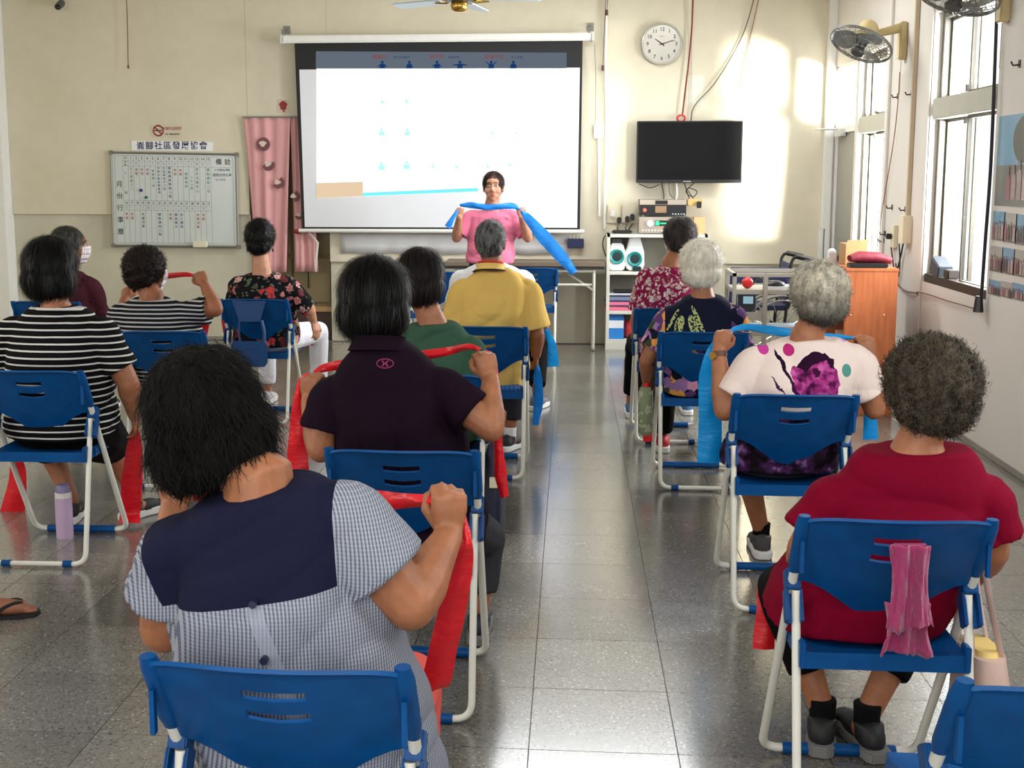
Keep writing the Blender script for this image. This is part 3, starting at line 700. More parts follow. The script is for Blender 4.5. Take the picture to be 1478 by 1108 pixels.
cable('red_cable', 'dark red cable dropping from above to behind the television', [P(1001, -15, 10.9), P(997, 60, 10.93), P(985, 165, 10.93)], .007, mat('dark_red_cable', (120, 24, 22), .5))
cable('white_cable', 'thin pale cable beside the dark red cable', [P(999, -15, 10.93), P(998, 80, 10.95), P(997, 175, 10.95)], .004, mat('pale_cable', (190, 182, 168), .5))
cable('grey_cable', 'grey cable curving from upper right down to the television', [P(1092, -15, 10.93), P(1072, 50, 10.94), P(1035, 115, 10.94), P(1003, 152, 10.94), P(997, 175, 10.94)], .006, mat('grey_cable', (112, 104, 92), .5))
cable('brown_cable', 'brown cable hanging on the bright wall patch', [P(1098, -15, 10.93), P(1088, 30, 10.95), P(1075, 90, 10.95), P(1068, 130, 10.95)], .005, mat('tan_cable', (150, 110, 84), .5))
q = P(983, 171, 10.93); tag(MB().tube([(math.cos(a) * .035, -.008, math.sin(a) * .03) for a in np.linspace(0, 2 * PI, 15)[:-1]], .009, 6, closed=True).build('cable_coil', mat('bright_red_cable', (200, 50, 46), .5), None, smooth=True), 'red coil of cable just above the television', 'cable').location = q
q = P(1000, 130, 10.96); tag(MB().bx(-.075, .075, -.004, 0, -.13, .13).build('paper_notice', mat('pale_paper', (222, 218, 200), .7), None), 'faded blank paper stuck to the wall above the television', 'paper').location = (q[0] + .02, YB, q[2])
q = P(831, 350, 10.9)
t2 = thing('marker_box', 'small navy box of markers fixed under the screen corner', 'box', (q[0], YB - .04, q[2]))
b = MB(); b.bx(-.075, .075, -.03, .04, -.05, .035); b.build('box', mat('navy_plastic', (24, 34, 78), .4), t2, bevel=.005)
for i in range(4): MB().cyl((-.05 + .032 * i, 0, .03), (-.05 + .034 * i, .005, .065), .007, seg=8).build('marker', M_white, t2)
# cloth strip hanging below the screen (paper valance)
b = MB(); vs = []; fs = []
xa, xb_ = X_(492, 345), X_(822, 345)
for i in range(41):
    x = xa + (xb_ - xa) * i / 40; y = YB - .012 + .004 * math.sin(i * 1.7); vs += [(x, y, Z_(600, 338)), (x, y - .002, Z_(600, 366) + .006 * math.sin(i * .9))]
for i in range(40): fs.append((2 * i, 2 * i + 1, 2 * i + 3, 2 * i + 2))
p0 = Vector(vs[0]); o = MB().add([Vector(v) - p0 for v in vs], fs).build('wall_cover', mat('pale_sheet', (214, 214, 214), .6), None, smooth=True); o.location = p0; tag(o, 'strip of pale plastic sheet taped under the projection screen', 'sheet')
sm = o.modifiers.new('s', 'SOLIDIFY'); sm.thickness = .003
# double sockets with plugs and black router
q = P(899, 313, 10.95)
for dx, lb in ((-.08, 'left wall socket plate with a white plug'), (.055, 'right wall socket plate with black plugs')):
    t2 = thing('socket_plate', lb, 'socket', (q[0] + dx, YB, q[2] + .03)); MB().bx(-.06, .06, -.025, 0, -.085, .085).build('plate', M_cream, t2, bevel=.005)
    pls = ((-.015, 0, M_white), (.045, -.06, M_blk)) if dx < 0 else ((-.015, -.05, M_blk), (.03, -.03, M_blk))
    for px_, pz_, m in pls: MB().bx(px_ - .02, px_ + .02, -.075, -.025, pz_ - .03, pz_ + .03).build('plug', m, t2, bevel=.008)
for i, (x, a) in enumerate(((893, 322), (905, 322))):
    cable('plug_lead', 'black lead from the %s wall plug down to the box' % ('left' if i == 0 else 'right'), [P(x, a, 10.9), P(x - 2, 330, 10.87), P(x + 6, 336, 10.80)], .004, M_blk)
# ---- white shelf unit
SX0, SX1 = X_(876, 345, 10.62), 1.21; SY0, SY1 = 10.62, 10.92; ST = Z_(900, 338, 10.62)
sh = thing('bookcase', 'white open bookcase holding the audio players, against the back wall', 'bookcase', (SX0, SY0, 0)); M_sh = mat('shelf_white', (214, 212, 200), .5)
W_, D_ = SX1 - SX0, SY1 - SY0
for a, c in ((0, .03), (W_ - .03, W_)): MB().bx(a, c, 0, D_, 0, ST).build('side_panel', M_sh, sh, bevel=.002)
zs = [.03, Z_(900, 452, 10.62) * .0 + .06, Z_(900, 455, 10.62), Z_(900, 392, 10.62), ST]
SHZ = [.09, Z_(900, 449, 10.62), Z_(900, 392, 10.62), ST]
for z in SHZ: MB().bx(.03 if z < ST else -.005, W_ - .03 if z < ST else W_ + .005, 0, D_, z - .028, z).build('shelf', M_sh, sh, bevel=.002)
MB().bx(.03, W_ - .03, D_ - .012, D_ - .004, .09, ST - .03).build('back_panel', mat('shelf_back', (130, 128, 116), .6), sh)
MB().bx(.0, W_, -.004, .01, 0, .062).build('plinth', M_sh, sh)
# audio units
za = ST
def unit(name, label, xa, xb, z0, z1, m, y0=10.66):
    t2 = thing(name, label, 'player', ((xa + xb) / 2, y0, z0)); w = (xb - xa) / 2; MB().bx(-w, w, 0, .24, .008, z1 - z0).build('case', m, t2, bevel=.004)
    for s in (-1, 1): MB().cyl((s * w * .85, .03, 0), (s * w * .85, .03, .01), .012, seg=10).build('foot', M_chrome, t2)
    return t2, w, z1 - z0
xa, xb = X_(922, 330, 10.66), X_(990, 330, 10.66)
t2, w, h = unit('amplifier', 'silver amplifier with lit blue knob and green display on top of the bookcase', xa, xb, za, Z_(950, 313, 10.66), mat('champagne_metal', (178, 166, 150), .35, .4))
MB().cyl((-w + .10, 0, h * .62), (-w + .10, -.02, h * .62), .028, .026, 16).build('lit_knob', mat('blue_led_knob', (190, 200, 255), .3, var=0, emit=(170, 190, 255), es=1.2), t2, smooth=True)
MB().bx(-.065, .10, -.004, 0, h * .48, h * .80).build('display', mat('lcd_dark', (14, 30, 22), .3, var=0), t2)
MB().bx(-.06, -.03, -.007, -.004, h * .52, h * .76).build('green_light', mat('green_led', (40, 220, 110), .3, var=0, emit=(40, 230, 120), es=2), t2)
MB().bx(-.02, .04, -.006, -.004, h * .6, h * .66).build('green_text', mat('green_led'), t2)
MB().bx(-.03, -.015, -.004, 0, h * .33, h * .42).build('red_light', mat('red_led', (255, 90, 60), .3, var=0, emit=(255, 80, 50), es=2), t2)
for i in range(7): MB().cyl((-w + .035 + i * .028, 0, h * .22), (-w + .035 + i * .028, -.01, h * .22), .008, seg=8).build('small_knob', M_white, t2)
z1 = Z_(950, 313, 10.66) + .004
t2, w, h = unit('karaoke_player', 'black-and-silver media player with red light stacked on the amplifier', xa + .005, xb - .0, z1, Z_(950, 288, 10.66), M_blk)
MB().bx(-w, w, -.006, 0, h * .70, h).build('silver_top_strip', mat('champagne_metal'), t2)
MB().bx(-.07, .04, -.008, -.003, h * .72, h * .95).build('dark_window', M_blk, t2)
MB().bx(-.07, .03, -.010, 0, h * .22, h * .62).build('meter', mat('amber_meter', (150, 120, 90), .4), t2, bevel=.002)
MB().cyl((-w + .045, 0, h * .38), (-w + .045, -.010, h * .38), .015, seg=12).build('power_light', mat('red_led2', (255, 70, 50), .3, var=0, emit=(255, 70, 50), es=2.5), t2)
for i in range(5): MB().bx(.08 + i * .025, .095 + i * .025, -.004, 0, h * .12, h * .18).build('button', M_chrome, t2)
q = P(1002, 292, 10.8); t2 = thing('power_adapter_box', 'tan box with a black plug right of the media player', 'box', tuple(q)); MB().bx(-.06, .07, -.02, .10, -.03, .03).build('box', mat('tan_plastic', (206, 176, 110), .5), t2, bevel=.004); MB().bx(.02, .06, -.05, -.02, -.05, .01).build('plug', M_blk, t2, bevel=.004)
q = P(1008, 340, 10.72); tag(MB().bx(-.045, .055, 0, .10, 0, .15).build('orange_box', mat('peach_card', (232, 176, 124), .6), None, bevel=.003), 'small peach cardboard box at the right end of the bookcase top', 'box').location = (q[0], 10.70, ST)
q = P(898, 336, 10.70); t2 = thing('router', 'flat black router at the left end of the bookcase top', 'router', (q[0], 10.70, ST)); MB().bx(-.09, .09, 0, .14, .004, .03).build('case', M_blk, t2, bevel=.008); MB().tube([(.06, .12, .03), (.10, .12, .09)], .005, 6).build('aerial', M_blk, t2)
cable('router_lead', 'black lead looping down the left side of the bookcase', [P(890, 336, 10.74), P(874, 340, 10.74), P(870, 352, 10.74), P(873, 366, 10.74), P(877, 372, 10.76)], .005, M_blk)
# blood pressure machines
for i, (x, w0) in enumerate(((890, 17), (916, 18))):
    zz = SHZ[2]; q = P(x, 388, 10.68)
    t2 = thing('blood_pressure_monitor', ('left white arm-in blood pressure monitor with teal cuff, dark display on top', 'right white arm-in blood pressure monitor with teal cuff and tapered top')[i], 'monitor', (q[0], 10.72, zz), group='blood pressure monitors')
    if i == 0: out = [(-.085, .005), (.085, .005), (.105, .06), (.105, .17), (.07, .25), (-.07, .25), (-.105, .17), (-.105, .06)]
    else: out = [(-.085, .005), (.085, .005), (.115, .06), (.11, .17), (.06, .31), (-.06, .31), (-.11, .17), (-.115, .06)]
    out = [(u * .76, v) for u, v in out]
    b = MB(); b.prism(out, lambda u, v: (u, -.05 + v * .12, v), lambda u, v: (u, .13, v)); b.build('casing', mat('gloss_white', (228, 230, 230), .25), t2, bevel=.012)
    RXm = Matrix.Rotation(PI / 2 - .12, 3, 'X'); c0 = V(0, -.037, .13 if i == 0 else .11)
    MB().lathe([(.036, -.02), (.062, 0.0), (.068, .012), (.060, .016), (.038, -.0)], c=c0, seg=24, M=RXm).build('cuff_ring', mat('teal_plastic', (24, 140, 136), .4), t2, smooth=True)
    MB().lathe([(.001, -.004), (.043, -.004), (.043, .004), (.001, .006)], c=c0, seg=20, M=RXm).build('cuff_hole', mat('dark_teal', (8, 34, 38), .6, var=0), t2)
    if i == 0: MB().bx(-.045, .045, .0, .05, .25, .29).build('display', mat('display_dark', (54, 58, 52), .4), t2, bevel=.004)
    else: MB().bx(-.02, .06, -.075, -.04, .0, .045).build('hand_grip', mat('dark_teal'), t2, bevel=.008)
# stacks on the middle shelf
zz = SHZ[1]; q0 = X_(898, 440, 10.68)
items = [('magazine_stack', 'pink and blue magazine lying lowest on the middle shelf', (.15, .11, .035), (220, 110, 136)), ('folder', 'dark blue folder between the two pink ones', (.155, .11, .012), (44, 50, 110)), ('magazine_stack', 'second pink magazine on the middle shelf', (.145, .11, .032), (226, 120, 146)),
    ('folder', 'thin blue folder above the pink magazines', (.15, .11, .012), (50, 60, 120)), ('box_file', 'grey-blue carton on the folders', (.14, .10, .035), (120, 128, 150)), ('folder', 'navy folder under the white papers', (.15, .10, .012), (36, 40, 88)), ('paper_stack', 'small stack of white papers near the top of the pile', (.12, .09, .018), (206, 210, 220)), ('pouch', 'black pouch on top of the pile of folders', (.09, .06, .03), (24, 24, 26))]
z = zz
for nm, lb, (w, d, h), c in items:
    o = MB().bx(-w, w, 0, d * 2, 0, h - .001).build(nm, mat('item_%d_%d_%d' % c, c, .6), None, bevel=min(.004, h * .3) if nm != 'pouch' else .010); o.location = (q0 + random.uniform(-.008, .008), 10.66, z + .0008); tag(o, lb, nm.split('_')[0]); z += h
# lower shelf: tissue carton and red bag
q = P(889, 495, 10.66)
t2 = thing('tissue_carton', 'blue and white carton on the bottom shelf', 'carton', (q[0], 10.66, SHZ[0])); MB().bx(-.07, .07, 0, .14, .001, .20).build('carton', mat('sky_blue_card', (40, 130, 210), .5), t2, bevel=.003)
MB().bx(-.065, .066, -.003, 0, .10, .17).build('white_band', mat('white_card', (228, 230, 236), .5), t2); MB().prism([(-.07, .20), (.07, .20), (.05, .225), (-.05, .225)], lambda u, v: (u, .02, v), lambda u, v: (u, .12, v)).build('top_flap', mat('sky_blue_card'), t2)
q = P(908, 495, 10.66); b = MB(); b.ball((0, .06, .09), (.085, .07, .09), 16, 12); o = b.build('plastic_bag', mat('red_film_bag', (210, 60, 60), .3, var=.2, vs=30, bump=.6, bs=25, bd=.01), None, smooth=True); o.location = (q[0] + .02, 10.69, SHZ[0] + .001); tag(o, 'crumpled red plastic bag beside the blue and white carton', 'bag')
for v in o.data.vertices: v.co += v.normal * noise.noise(v.co * 18) * .018
# cables under the TV
for i, (pts, r) in enumerate((([(955, 264), (958, 285), (950, 300)], .004), ([(965, 264), (968, 282), (985, 292)], .003), ([(988, 264), (992, 278), (996, 290)], .005), ([(976, 264), (977, 280), (975, 290)], .009), ([(1002, 264), (990, 276), (1000, 284), (1006, 276), (992, 272), (1003, 290)], .004), ([(922, 265), (938, 271), (952, 266)], .004))):
    cable('loose_cable', ('black cable under the television, left of centre', 'thin black cable slanting right below the television', 'thick black cable dropping to the player', 'white trunk cable straight below the television', 'tangled black cable loop below the television', 'black cable loop hanging at the television left corner')[i], [P(x, y, 10.88) for x, y in pts], r, M_blk if i != 3 else M_white)
# ---- long folding table
TY0, TY1 = 10.45, 10.90; tz = Z_(800, 379, TY0) ; tx0, tx1 = X_(470, 385, TY0), X_(874, 385, TY0)
t2 = thing('folding_table', 'long narrow folding table with dark top along the back wall', 'table', ((tx0 + tx1) / 2, TY0, 0)); w = (tx1 - tx0) / 2
tx0 = X_(640, 385, TY0); w = (tx1 - tx0) / 2; t2.location.x = (tx0 + tx1) / 2
MB().bx(-w, w, 0, TY1 - TY0, tz - .035, tz).build('table_top', mat('grey_brown_top', (112, 98, 82), .5, var=.1), t2, bevel=.004)
MB().bx(-w + .01, w - .01, .01, TY1 - TY0 - .01, tz - .06, tz - .036).build('apron', mat('dark_apron', (40, 38, 36), .6), t2)
M_tl = mat('cream_tube', (206, 204, 188), .35)
for s in (-1, 1):
    xx = s * (w - .10)
    MB().tube(rounded([(xx, .04, tz - .06), (xx, .04, .012), (xx, .40, .012), (xx, .40, tz - .06)], .03, 4), .0135, 8).build('leg_frame', M_tl, t2, smooth=True)
    MB().tube([(xx - s * .30, .22, tz - .07), (xx - s * .01, .22, tz - .26)], .010, 6).build('folding_brace', M_tl, t2)
MB().tube([(-w + .12, .05, tz - .20), (w - .12, .05, tz - .20)], .012, 8).build('crossbar', M_tl, t2, smooth=True)
MB().tube([(-w + .12, .035, tz - .075), (w - .10, .035, tz - .075)], .012, 8).build('front_rail', M_tl, t2, smooth=True)
# ================================================================ PEOPLE
def blob(b, name, m, parent, voxel=.006, smooth=4, disp=None):
    me = bpy.data.meshes.new('tmp'); me.from_pydata([tuple(v) for v in b.v], [], b.f); me.update()
    bm = bmesh.new(); bm.from_mesh(me); bmesh.ops.recalc_face_normals(bm, faces=bm.faces); bm.to_mesh(me); bm.free()
    o = bpy.data.objects.new('tmp', me); C.objects.link(o)
    r = o.modifiers.new('r', 'REMESH'); r.mode = 'VOXEL'; r.voxel_size = voxel
    if smooth: k = o.modifiers.new('s', 'SMOOTH'); k.iterations = smooth; k.factor = .5
    dg = bpy.context.evaluated_depsgraph_get()
    nm = bpy.data.meshes.new_from_object(o.evaluated_get(dg)); nm.name = name
    bpy.data.objects.remove(o); bpy.data.meshes.remove(me)
    if disp:
        n = len(nm.vertices); co = np.empty(n * 3); nm.vertices.foreach_get('co', co); no = np.empty(n * 3); nm.vertex_normals.foreach_get('vector', no)
        co = co.reshape(-1, 3); no = no.reshape(-1, 3)
        co += no * disp(co, no)[:, None]
        nm.vertices.foreach_set('co', co.reshape(-1)); nm.update()
    nm.shade_smooth(); nm.materials.clear(); nm.materials.append(m)
    q = bpy.data.objects.new(name, nm); C.objects.link(q); q.parent = parent
    return q
def folds(amp=.005, seed=0, freq=1.0):
    """cloth folds: warped creases, strongest at the waist and by the arms"""
    rs = np.random.RandomState(seed)
    W_ = []
    for i in range(6):
        a = rs.uniform(0, 2 * PI); tilt = rs.uniform(-1, 1) * .9; k = rs.uniform(24, 48) * freq
        W_.append((np.array([math.sin(tilt) * k, rs.uniform(-.5, .5) * k, math.cos(tilt) * k]), a, rs.uniform(.5, 1), rs.uniform(-1, 1, 3) * 7, rs.uniform(0, 6.28)))
    V_ = [(rs.uniform(-1, 1, 3) * 11, rs.uniform(0, 6.28)) for _ in range(4)]
    def f(co, no):
        warp = sum(np.sin(co @ k + p) for k, p in V_) * 1.1
        s = np.zeros(len(co))
        for k, p, a, mk, mp in W_:
            mask = np.clip(np.sin(co @ mk + mp) * 1.4, 0, 1)
            s += a * mask * (np.abs(np.sin((co @ k) * .5 + p + warp)) ** .7 - .6)
        fade = .55 + .75 * np.clip(1 - np.abs(co[:, 2] - .62) / .25, 0, 1)
        return s * amp * fade
    return f
def superring(c, ax, ay, w, d, n=28, e=2.4):
    R = []
    for k in range(n):
        t = 2 * PI * k / n; cx, sy = math.cos(t), math.sin(t)
        R.append(c + ax * (math.copysign(abs(cx) ** (2 / e), cx) * w) + ay * (math.copysign(abs(sy) ** (2 / e), sy) * d))
    return R
def limb(b, pts, rad, seg=12, cap0=True, cap1=True, flat=1, ref=None, n=5):
    P0 = smoothpath(pts, n); m = len(pts) - 1; R = []
    for i in range(len(P0)):
        t = i / n; k = min(int(t), m - 1); u = t - k; R.append(rad[k] * (1 - u) + rad[k + 1] * u)
    b.tube(P0, R, seg, flat=flat, ref=ref)
    if cap0: b.ball(P0[0], R[0] * .99, seg, 8)
    if cap1: b.ball(P0[-1], R[-1] * .99, seg, 8)
def make_hand(b, w, d, pn, side, grip, s=.86):
    d = d.normalized(); pn = (pn - d * pn.dot(d)).normalized(); ts = d.cross(pn) * (1 if side > 0 else -1)
    # palm
    b.tube([w - d * .015 * s, w + d * .02 * s, w + d * .055 * s, w + d * .088 * s], [.026 * s, .033 * s, .041 * s, .040 * s], 14, flat=.42, ref=ts)
    b.ball(w + d * .088 * s, (.012 * s,) * 3, 8, 6)
    b.ball(w + d * .035 * s + ts * .020 * s + pn * .010 * s, .019 * s, 10, 8)
    ang = {'fist': (70, 150, 215), 'hold': (45, 105, 150), 'relax': (22, 48, 70), 'flat': (6, 12, 16)}[grip]
    for i in range(4):
        L = (.95, 1.06, 1.0, .8)[i] * s; k = w + d * (.086 - .004 * abs(i - 1.2)) * s + ts * (.0300 - .0200 * i) * s
        pts = [k - d * .012 * s, k]; q = k; a0 = ang
        if grip == 'point' and i == 0: a0 = (5, 10, 12)
        for j, (ln, a) in enumerate(zip((.042, .026, .021), a0)):
            a = math.radians(a + (i - 1.5) * 3); q = q + (d * math.cos(a) + pn * math.sin(a)) * ln * L; pts.append(q)
        b.tube(pts, [.0088 * s, .0092 * s, .0086 * s, .0078 * s, .0066 * s], 8); b.ball(pts[-1], .0068 * s, 8, 6); b.ball(k, .0098 * s, 8, 6)
    q = w + d * .022 * s + ts * .024 * s + pn * .006; pts = [q]
    if grip in ('fist', 'hold'): dirs = ((d * .7 + ts * .55 + pn * .5, .042), (d * .75 - ts * .15 + pn * .65, .032), (d * .25 - ts * .75 + pn * .55, .026))
    else: dirs = ((d * .7 + ts * .7 + pn * .25, .042), (d * .9 + ts * .3 + pn * .2, .032), (d * .95 + ts * .1 + pn * .25, .026))
    for dv, ln in dirs: q = q + dv.normalized() * ln * s; pts.append(q)
    b.tube(pts, [.0135 * s, .0115 * s, .0105 * s, .0085 * s], 10); b.ball(pts[-1], .0085 * s, 8, 6)
SKIN = {}
def skinmat(c):
    k = 'skin_%d_%d_%d' % c
    if k in MATS: return MATS[k]
    def fn(t, v):
        n = t.noise(v, 24, 4, .6)
        a = tuple(int(x * .90) for x in c); e = tuple(min(255, int(x * 1.06)) for x in c)
        t.link(t.ramp(n, [(.3, a), (.7, e)]), t.b.inputs['Base Color']); t.bump(t.noise(v, 260, 3), .12, .001)
    return mat(k, fn=fn, rough=.5, var=0, sss=.06, spec=.4)
def hairmat(key, c0, c1, c2=None, zmid=0, mixs=40, rough=.5):
    if key in MATS: return MATS[key]
    def fn(t, v):
        x = t.sep(v); n = t.noise(t.coord((1, 1, .35)), mixs, 4, .7)
        c = t.ramp(n, [(.35, c0), (.65, c1)])
        if c2:
            z = t.new('ShaderNodeMapRange'); t.link(x[2], z.inputs[0]); z.inputs[1].default_value = zmid - .07; z.inputs[2].default_value = zmid + .07
            c = t.mix(z.outputs[0], c2, c)
        t.link(c, t.b.inputs['Base Color'])
    return mat(key, fn=fn, rough=rough, var=0, spec=.18)
def make_hair(t, H, M, style, m, size=1.0, n=2500, w=.0016, seed=1):
    """hair volume plus loose strands, one mesh; H head centre, M head rotation"""
    rnd = random.Random(seed); b = MB()
    def bl(c, r): b.ball(H + M @ (V(c) * size), tuple(x * size for x in r), 24, 16, M=M)
    if style == 'short':
        bl((0, -.014, .026), (.086, .103, .098)); bl((0, -.045, -.02), (.072, .062, .068))
    elif style == 'crop':
        bl((0, -.012, .024), (.080, .100, .095)); bl((0, -.045, -.025), (.066, .056, .055))
    elif style == 'curly':
        bl((0, -.02, .026), (.112, .120, .110)); bl((0, -.05, -.03), (.098, .075, .08)); bl((.05, -.03, .06), (.06, .06, .06)); bl((-.05, -.03, .06), (.06, .06, .06))
    elif style == 'perm':
        bl((0, -.018, .024), (.098, .108, .100)); bl((0, -.045, -.02), (.088, .07, .072))
    elif style == 'bob':
        bl((0, -.014, .028), (.096, .110, .100)); bl((0, -.035, -.03), (.101, .086, .088)); bl((0, -.045, -.06), (.084, .064, .055))
    elif style == 'wavy':
        bl((0, -.012, .028), (.100, .114, .102)); bl((0, -.03, -.03), (.116, .098, .085)); bl((.03, -.045, -.062), (.080, .066, .05)); bl((-.03, -.045, -.062), (.080, .066, .05))
    elif style == 'fluffy':
        bl((0, -.014, .026), (.094, .108, .098)); bl((0, -.045, -.022), (.086, .072, .070))
    elif style == 'tied':
        bl((0, -.021, .034), (.081, .094, .091)); bl((0, -.06, -.02), (.06, .05, .05)); bl((0, -.105, .035), (.035, .035, .04))
    amp = {'curly': .011, 'perm': .008, 'wavy': .009, 'fluffy': .003, 'short': .004, 'crop': .002, 'bob': .002, 'tied': .002}[style] * size
    fq = {'curly': 42, 'perm': 55, 'short': 40, 'wavy': 34}.get(style, 25)
    def dsp(co, no):
        return np.array([noise.noise(Vector(c) * fq) + .5 * noise.noise(Vector(c) * fq * 2.1) for c in co]) * amp
    o = blob(b, 'hair', m, t, voxel=.0055 if n > 4000 else .009, smooth=3, disp=dsp)
    me = o.data; vs = [v.co.copy() for v in me.vertices]; ns = [v.normal.copy() for v in me.vertices]
    faces = [tuple(p.vertices) for p in me.polygons]; sv = []; sf = []
    dn = M @ V(0, -.25, -1)
    for k in range(n):
        i = rnd.randrange(len(vs)); p = vs[i] + V(rnd.gauss(0, .004), rnd.gauss(0, .004), rnd.gauss(0, .004)); nn = ns[i]
        loc = M.transposed() @ (p - H)
        if loc.y > .055 * size and loc.z < .03 * size: continue
        tg = dn - nn * dn.dot(nn); tg = tg.normalized() if tg.length > .05 else V(rnd.gauss(0, 1), rnd.gauss(0, 1), 0).normalized()
        rv = V(rnd.gauss(0, 1), rnd.gauss(0, 1), rnd.gauss(0, 1))
        if style in ('curly', 'perm'):
            L = rnd.uniform(.010, .026) * size; a = (rv * .6 + tg).normalized(); a = (a - nn * a.dot(nn)).normalized(); c = nn.cross(a); r = L * rnd.uniform(.25, .5)
            pts = [p - nn * .002 + a * (math.cos(q) - 1) * r + nn * (math.sin(q) * r * .9 + q * .0012) + c * q * .0015 for q in (0, .8, 1.6, 2.5, 3.3)]
        elif style in ('bob', 'tied'):
            L = rnd.uniform(.04, .09) * size; d = (tg + rv * .05).normalized(); e = nn * rnd.uniform(.0005, .004)
            if loc.z < -.07 * size: L *= .35
            pts = [p + d * L * q + e * math.sin(q * 2.6) - nn * (q * q * L * L * 2.5) for q in (0, .33, .66, 1)]
        elif style == 'wavy':
            L = rnd.uniform(.03, .06) * size; d = (tg + rv * .22).normalized(); q0 = rnd.uniform(0, 6); c = d.cross(nn)
            L *= .5 if loc.z < -.05 * size else 1
            pts = [p - nn * .001 + d * L * q + c * math.sin(q0 + q * 5) * .004 + nn * (.003 * math.sin(q0 + q * 4) + .004 * q) - nn * (q * q * L * L * 2.2) for q in (0, .25, .5, .75, 1)]
        elif style == 'fluffy':
            L = rnd.uniform(.014, .030) * size; d = (tg * .45 + nn * rnd.uniform(.1, .5) + rv * .45).normalized()
            pts = [p - nn * .002 + d * L * q - nn * q * q * L * .5 for q in (0, .33, .66, 1)]
        else:
            L = rnd.uniform(.018, .034) * size * (.55 if style == 'crop' else 1); d = (tg * .8 + nn * rnd.uniform(.1, .7) + rv * .3).normalized()
            pts = [p - nn * .001 + d * L * q - nn * q * q * L * .35 for q in (0, .33, .66, 1)]
        sd = (pts[1] - pts[0]).cross(nn); sd = sd.normalized() * w if sd.length > 1e-9 else V(w, 0, 0)
        base = len(sv)
        for j, q in enumerate(pts):
            f = 1 - .75 * j / (len(pts) - 1); sv += [q - sd * f, q + sd * f]
        for j in range(len(pts) - 1): sf.append((base + 2 * j, base + 2 * j + 1, base + 2 * j + 3, base + 2 * j + 2))
    off = len(vs); nm = bpy.data.meshes.new('hair')
    nm.from_pydata([tuple(v) for v in vs] + [tuple(v) for v in sv], [], faces + [tuple(i + off for i in f) for f in sf])
    nm.shade_smooth(); nm.materials.append(m); o.data = nm; bpy.data.meshes.remove(me)
    return o
def make_shoe(t, a, hd, m, ms=None, L=.245, label=None, high=False):
    """a: point of the floor under the ankle; hd: heading angle from +Y"""
    M = Matrix.Translation(a) @ Matrix.Rotation(hd, 4, 'Z')
    b = MB()
    b.ball(M @ V(0, -.035, .050), (.037, .045, .046), 12, 8); b.ball(M @ V(0, .055, .04), (.037, .08, .034), 14, 8, M=Matrix.Rotation(hd, 3, 'Z')); b.ball(M @ V(0, .125, .032), (.038, .045, .026), 14, 8, M=Matrix.Rotation(hd, 3, 'Z'))
    b.tube([M @ V(0, -.02, .04), M @ V(0, -.015, .10 if high else .085)], [.039, .041], 12)
    o = blob(b, 'shoe', m, t, .006, 3)
    if label: o['label'] = label
    out = [(-.022, -.092), (.022, -.092), (.036, -.075), (.040, -.03), (.034, .03), (.042, .09), (.036, .145), (.012, .172), (-.012, .172), (-.036, .145), (-.040, .09), (-.036, .03), (-.040, -.03), (-.036, -.075)]
    s = MB(); s.prism(out, lambda u, v: M @ V(u, v, .002), lambda u, v: M @ V(u * 1.02, v * 1.01, .034)); s.build('sole', ms or M_white, o, bevel=.004)
    return o
def torso_rings(b, hc, sc, ax, prof, hs, g, grow=0, e=2.4, hax=V(1, 0, 0)):
    R = []; up = (sc - hc)
    for (t, w, d, yo) in prof:
        u = min(max(t, 0), 1); a = hax.lerp(ax, u).normalized(); z = up.normalized(); ay = z.cross(a).normalized()
        c = hc + up * t + ay * yo
        if t > 1: c = sc + V(up.x * .3, up.y * .3, up.length).normalized() * up.length * (t - 1)
        W = w if w > 0 else -w * hs
        R.append(superring(c, a, ay, W * (g if w > 0 and t < .7 else 1) + grow, d * (g if t < .9 else 1) + grow, e=e))
    b.rings(R)
BODY = [(-.12, .12, .10, .02), (-.03, .172, .135, .01), (.12, .176, .138, .005), (.35, .155, .125, 0), (.6, .160, .118, -.005), (.8, -.98, .110, -.01), (.94, -1.0, .092, -.008), (1.04, -.84, .068, -.005), (1.12, -.60, .056, 0), (1.2, -.42, .054, 0), (1.3, .060, .052, .005)]
SHIRT = [(.06, .192, .150, .008), (.3, .180, .142, .002), (.55, .178, .132, -.004), (.8, -1.02, .120, -.01), (.95, -1.02, .102, -.008), (1.04, -.95, .084, -.005), (1.12, -.76, .072, 0), (1.2, -.56, .066, 0), (1.27, -.44, .062, .002)]
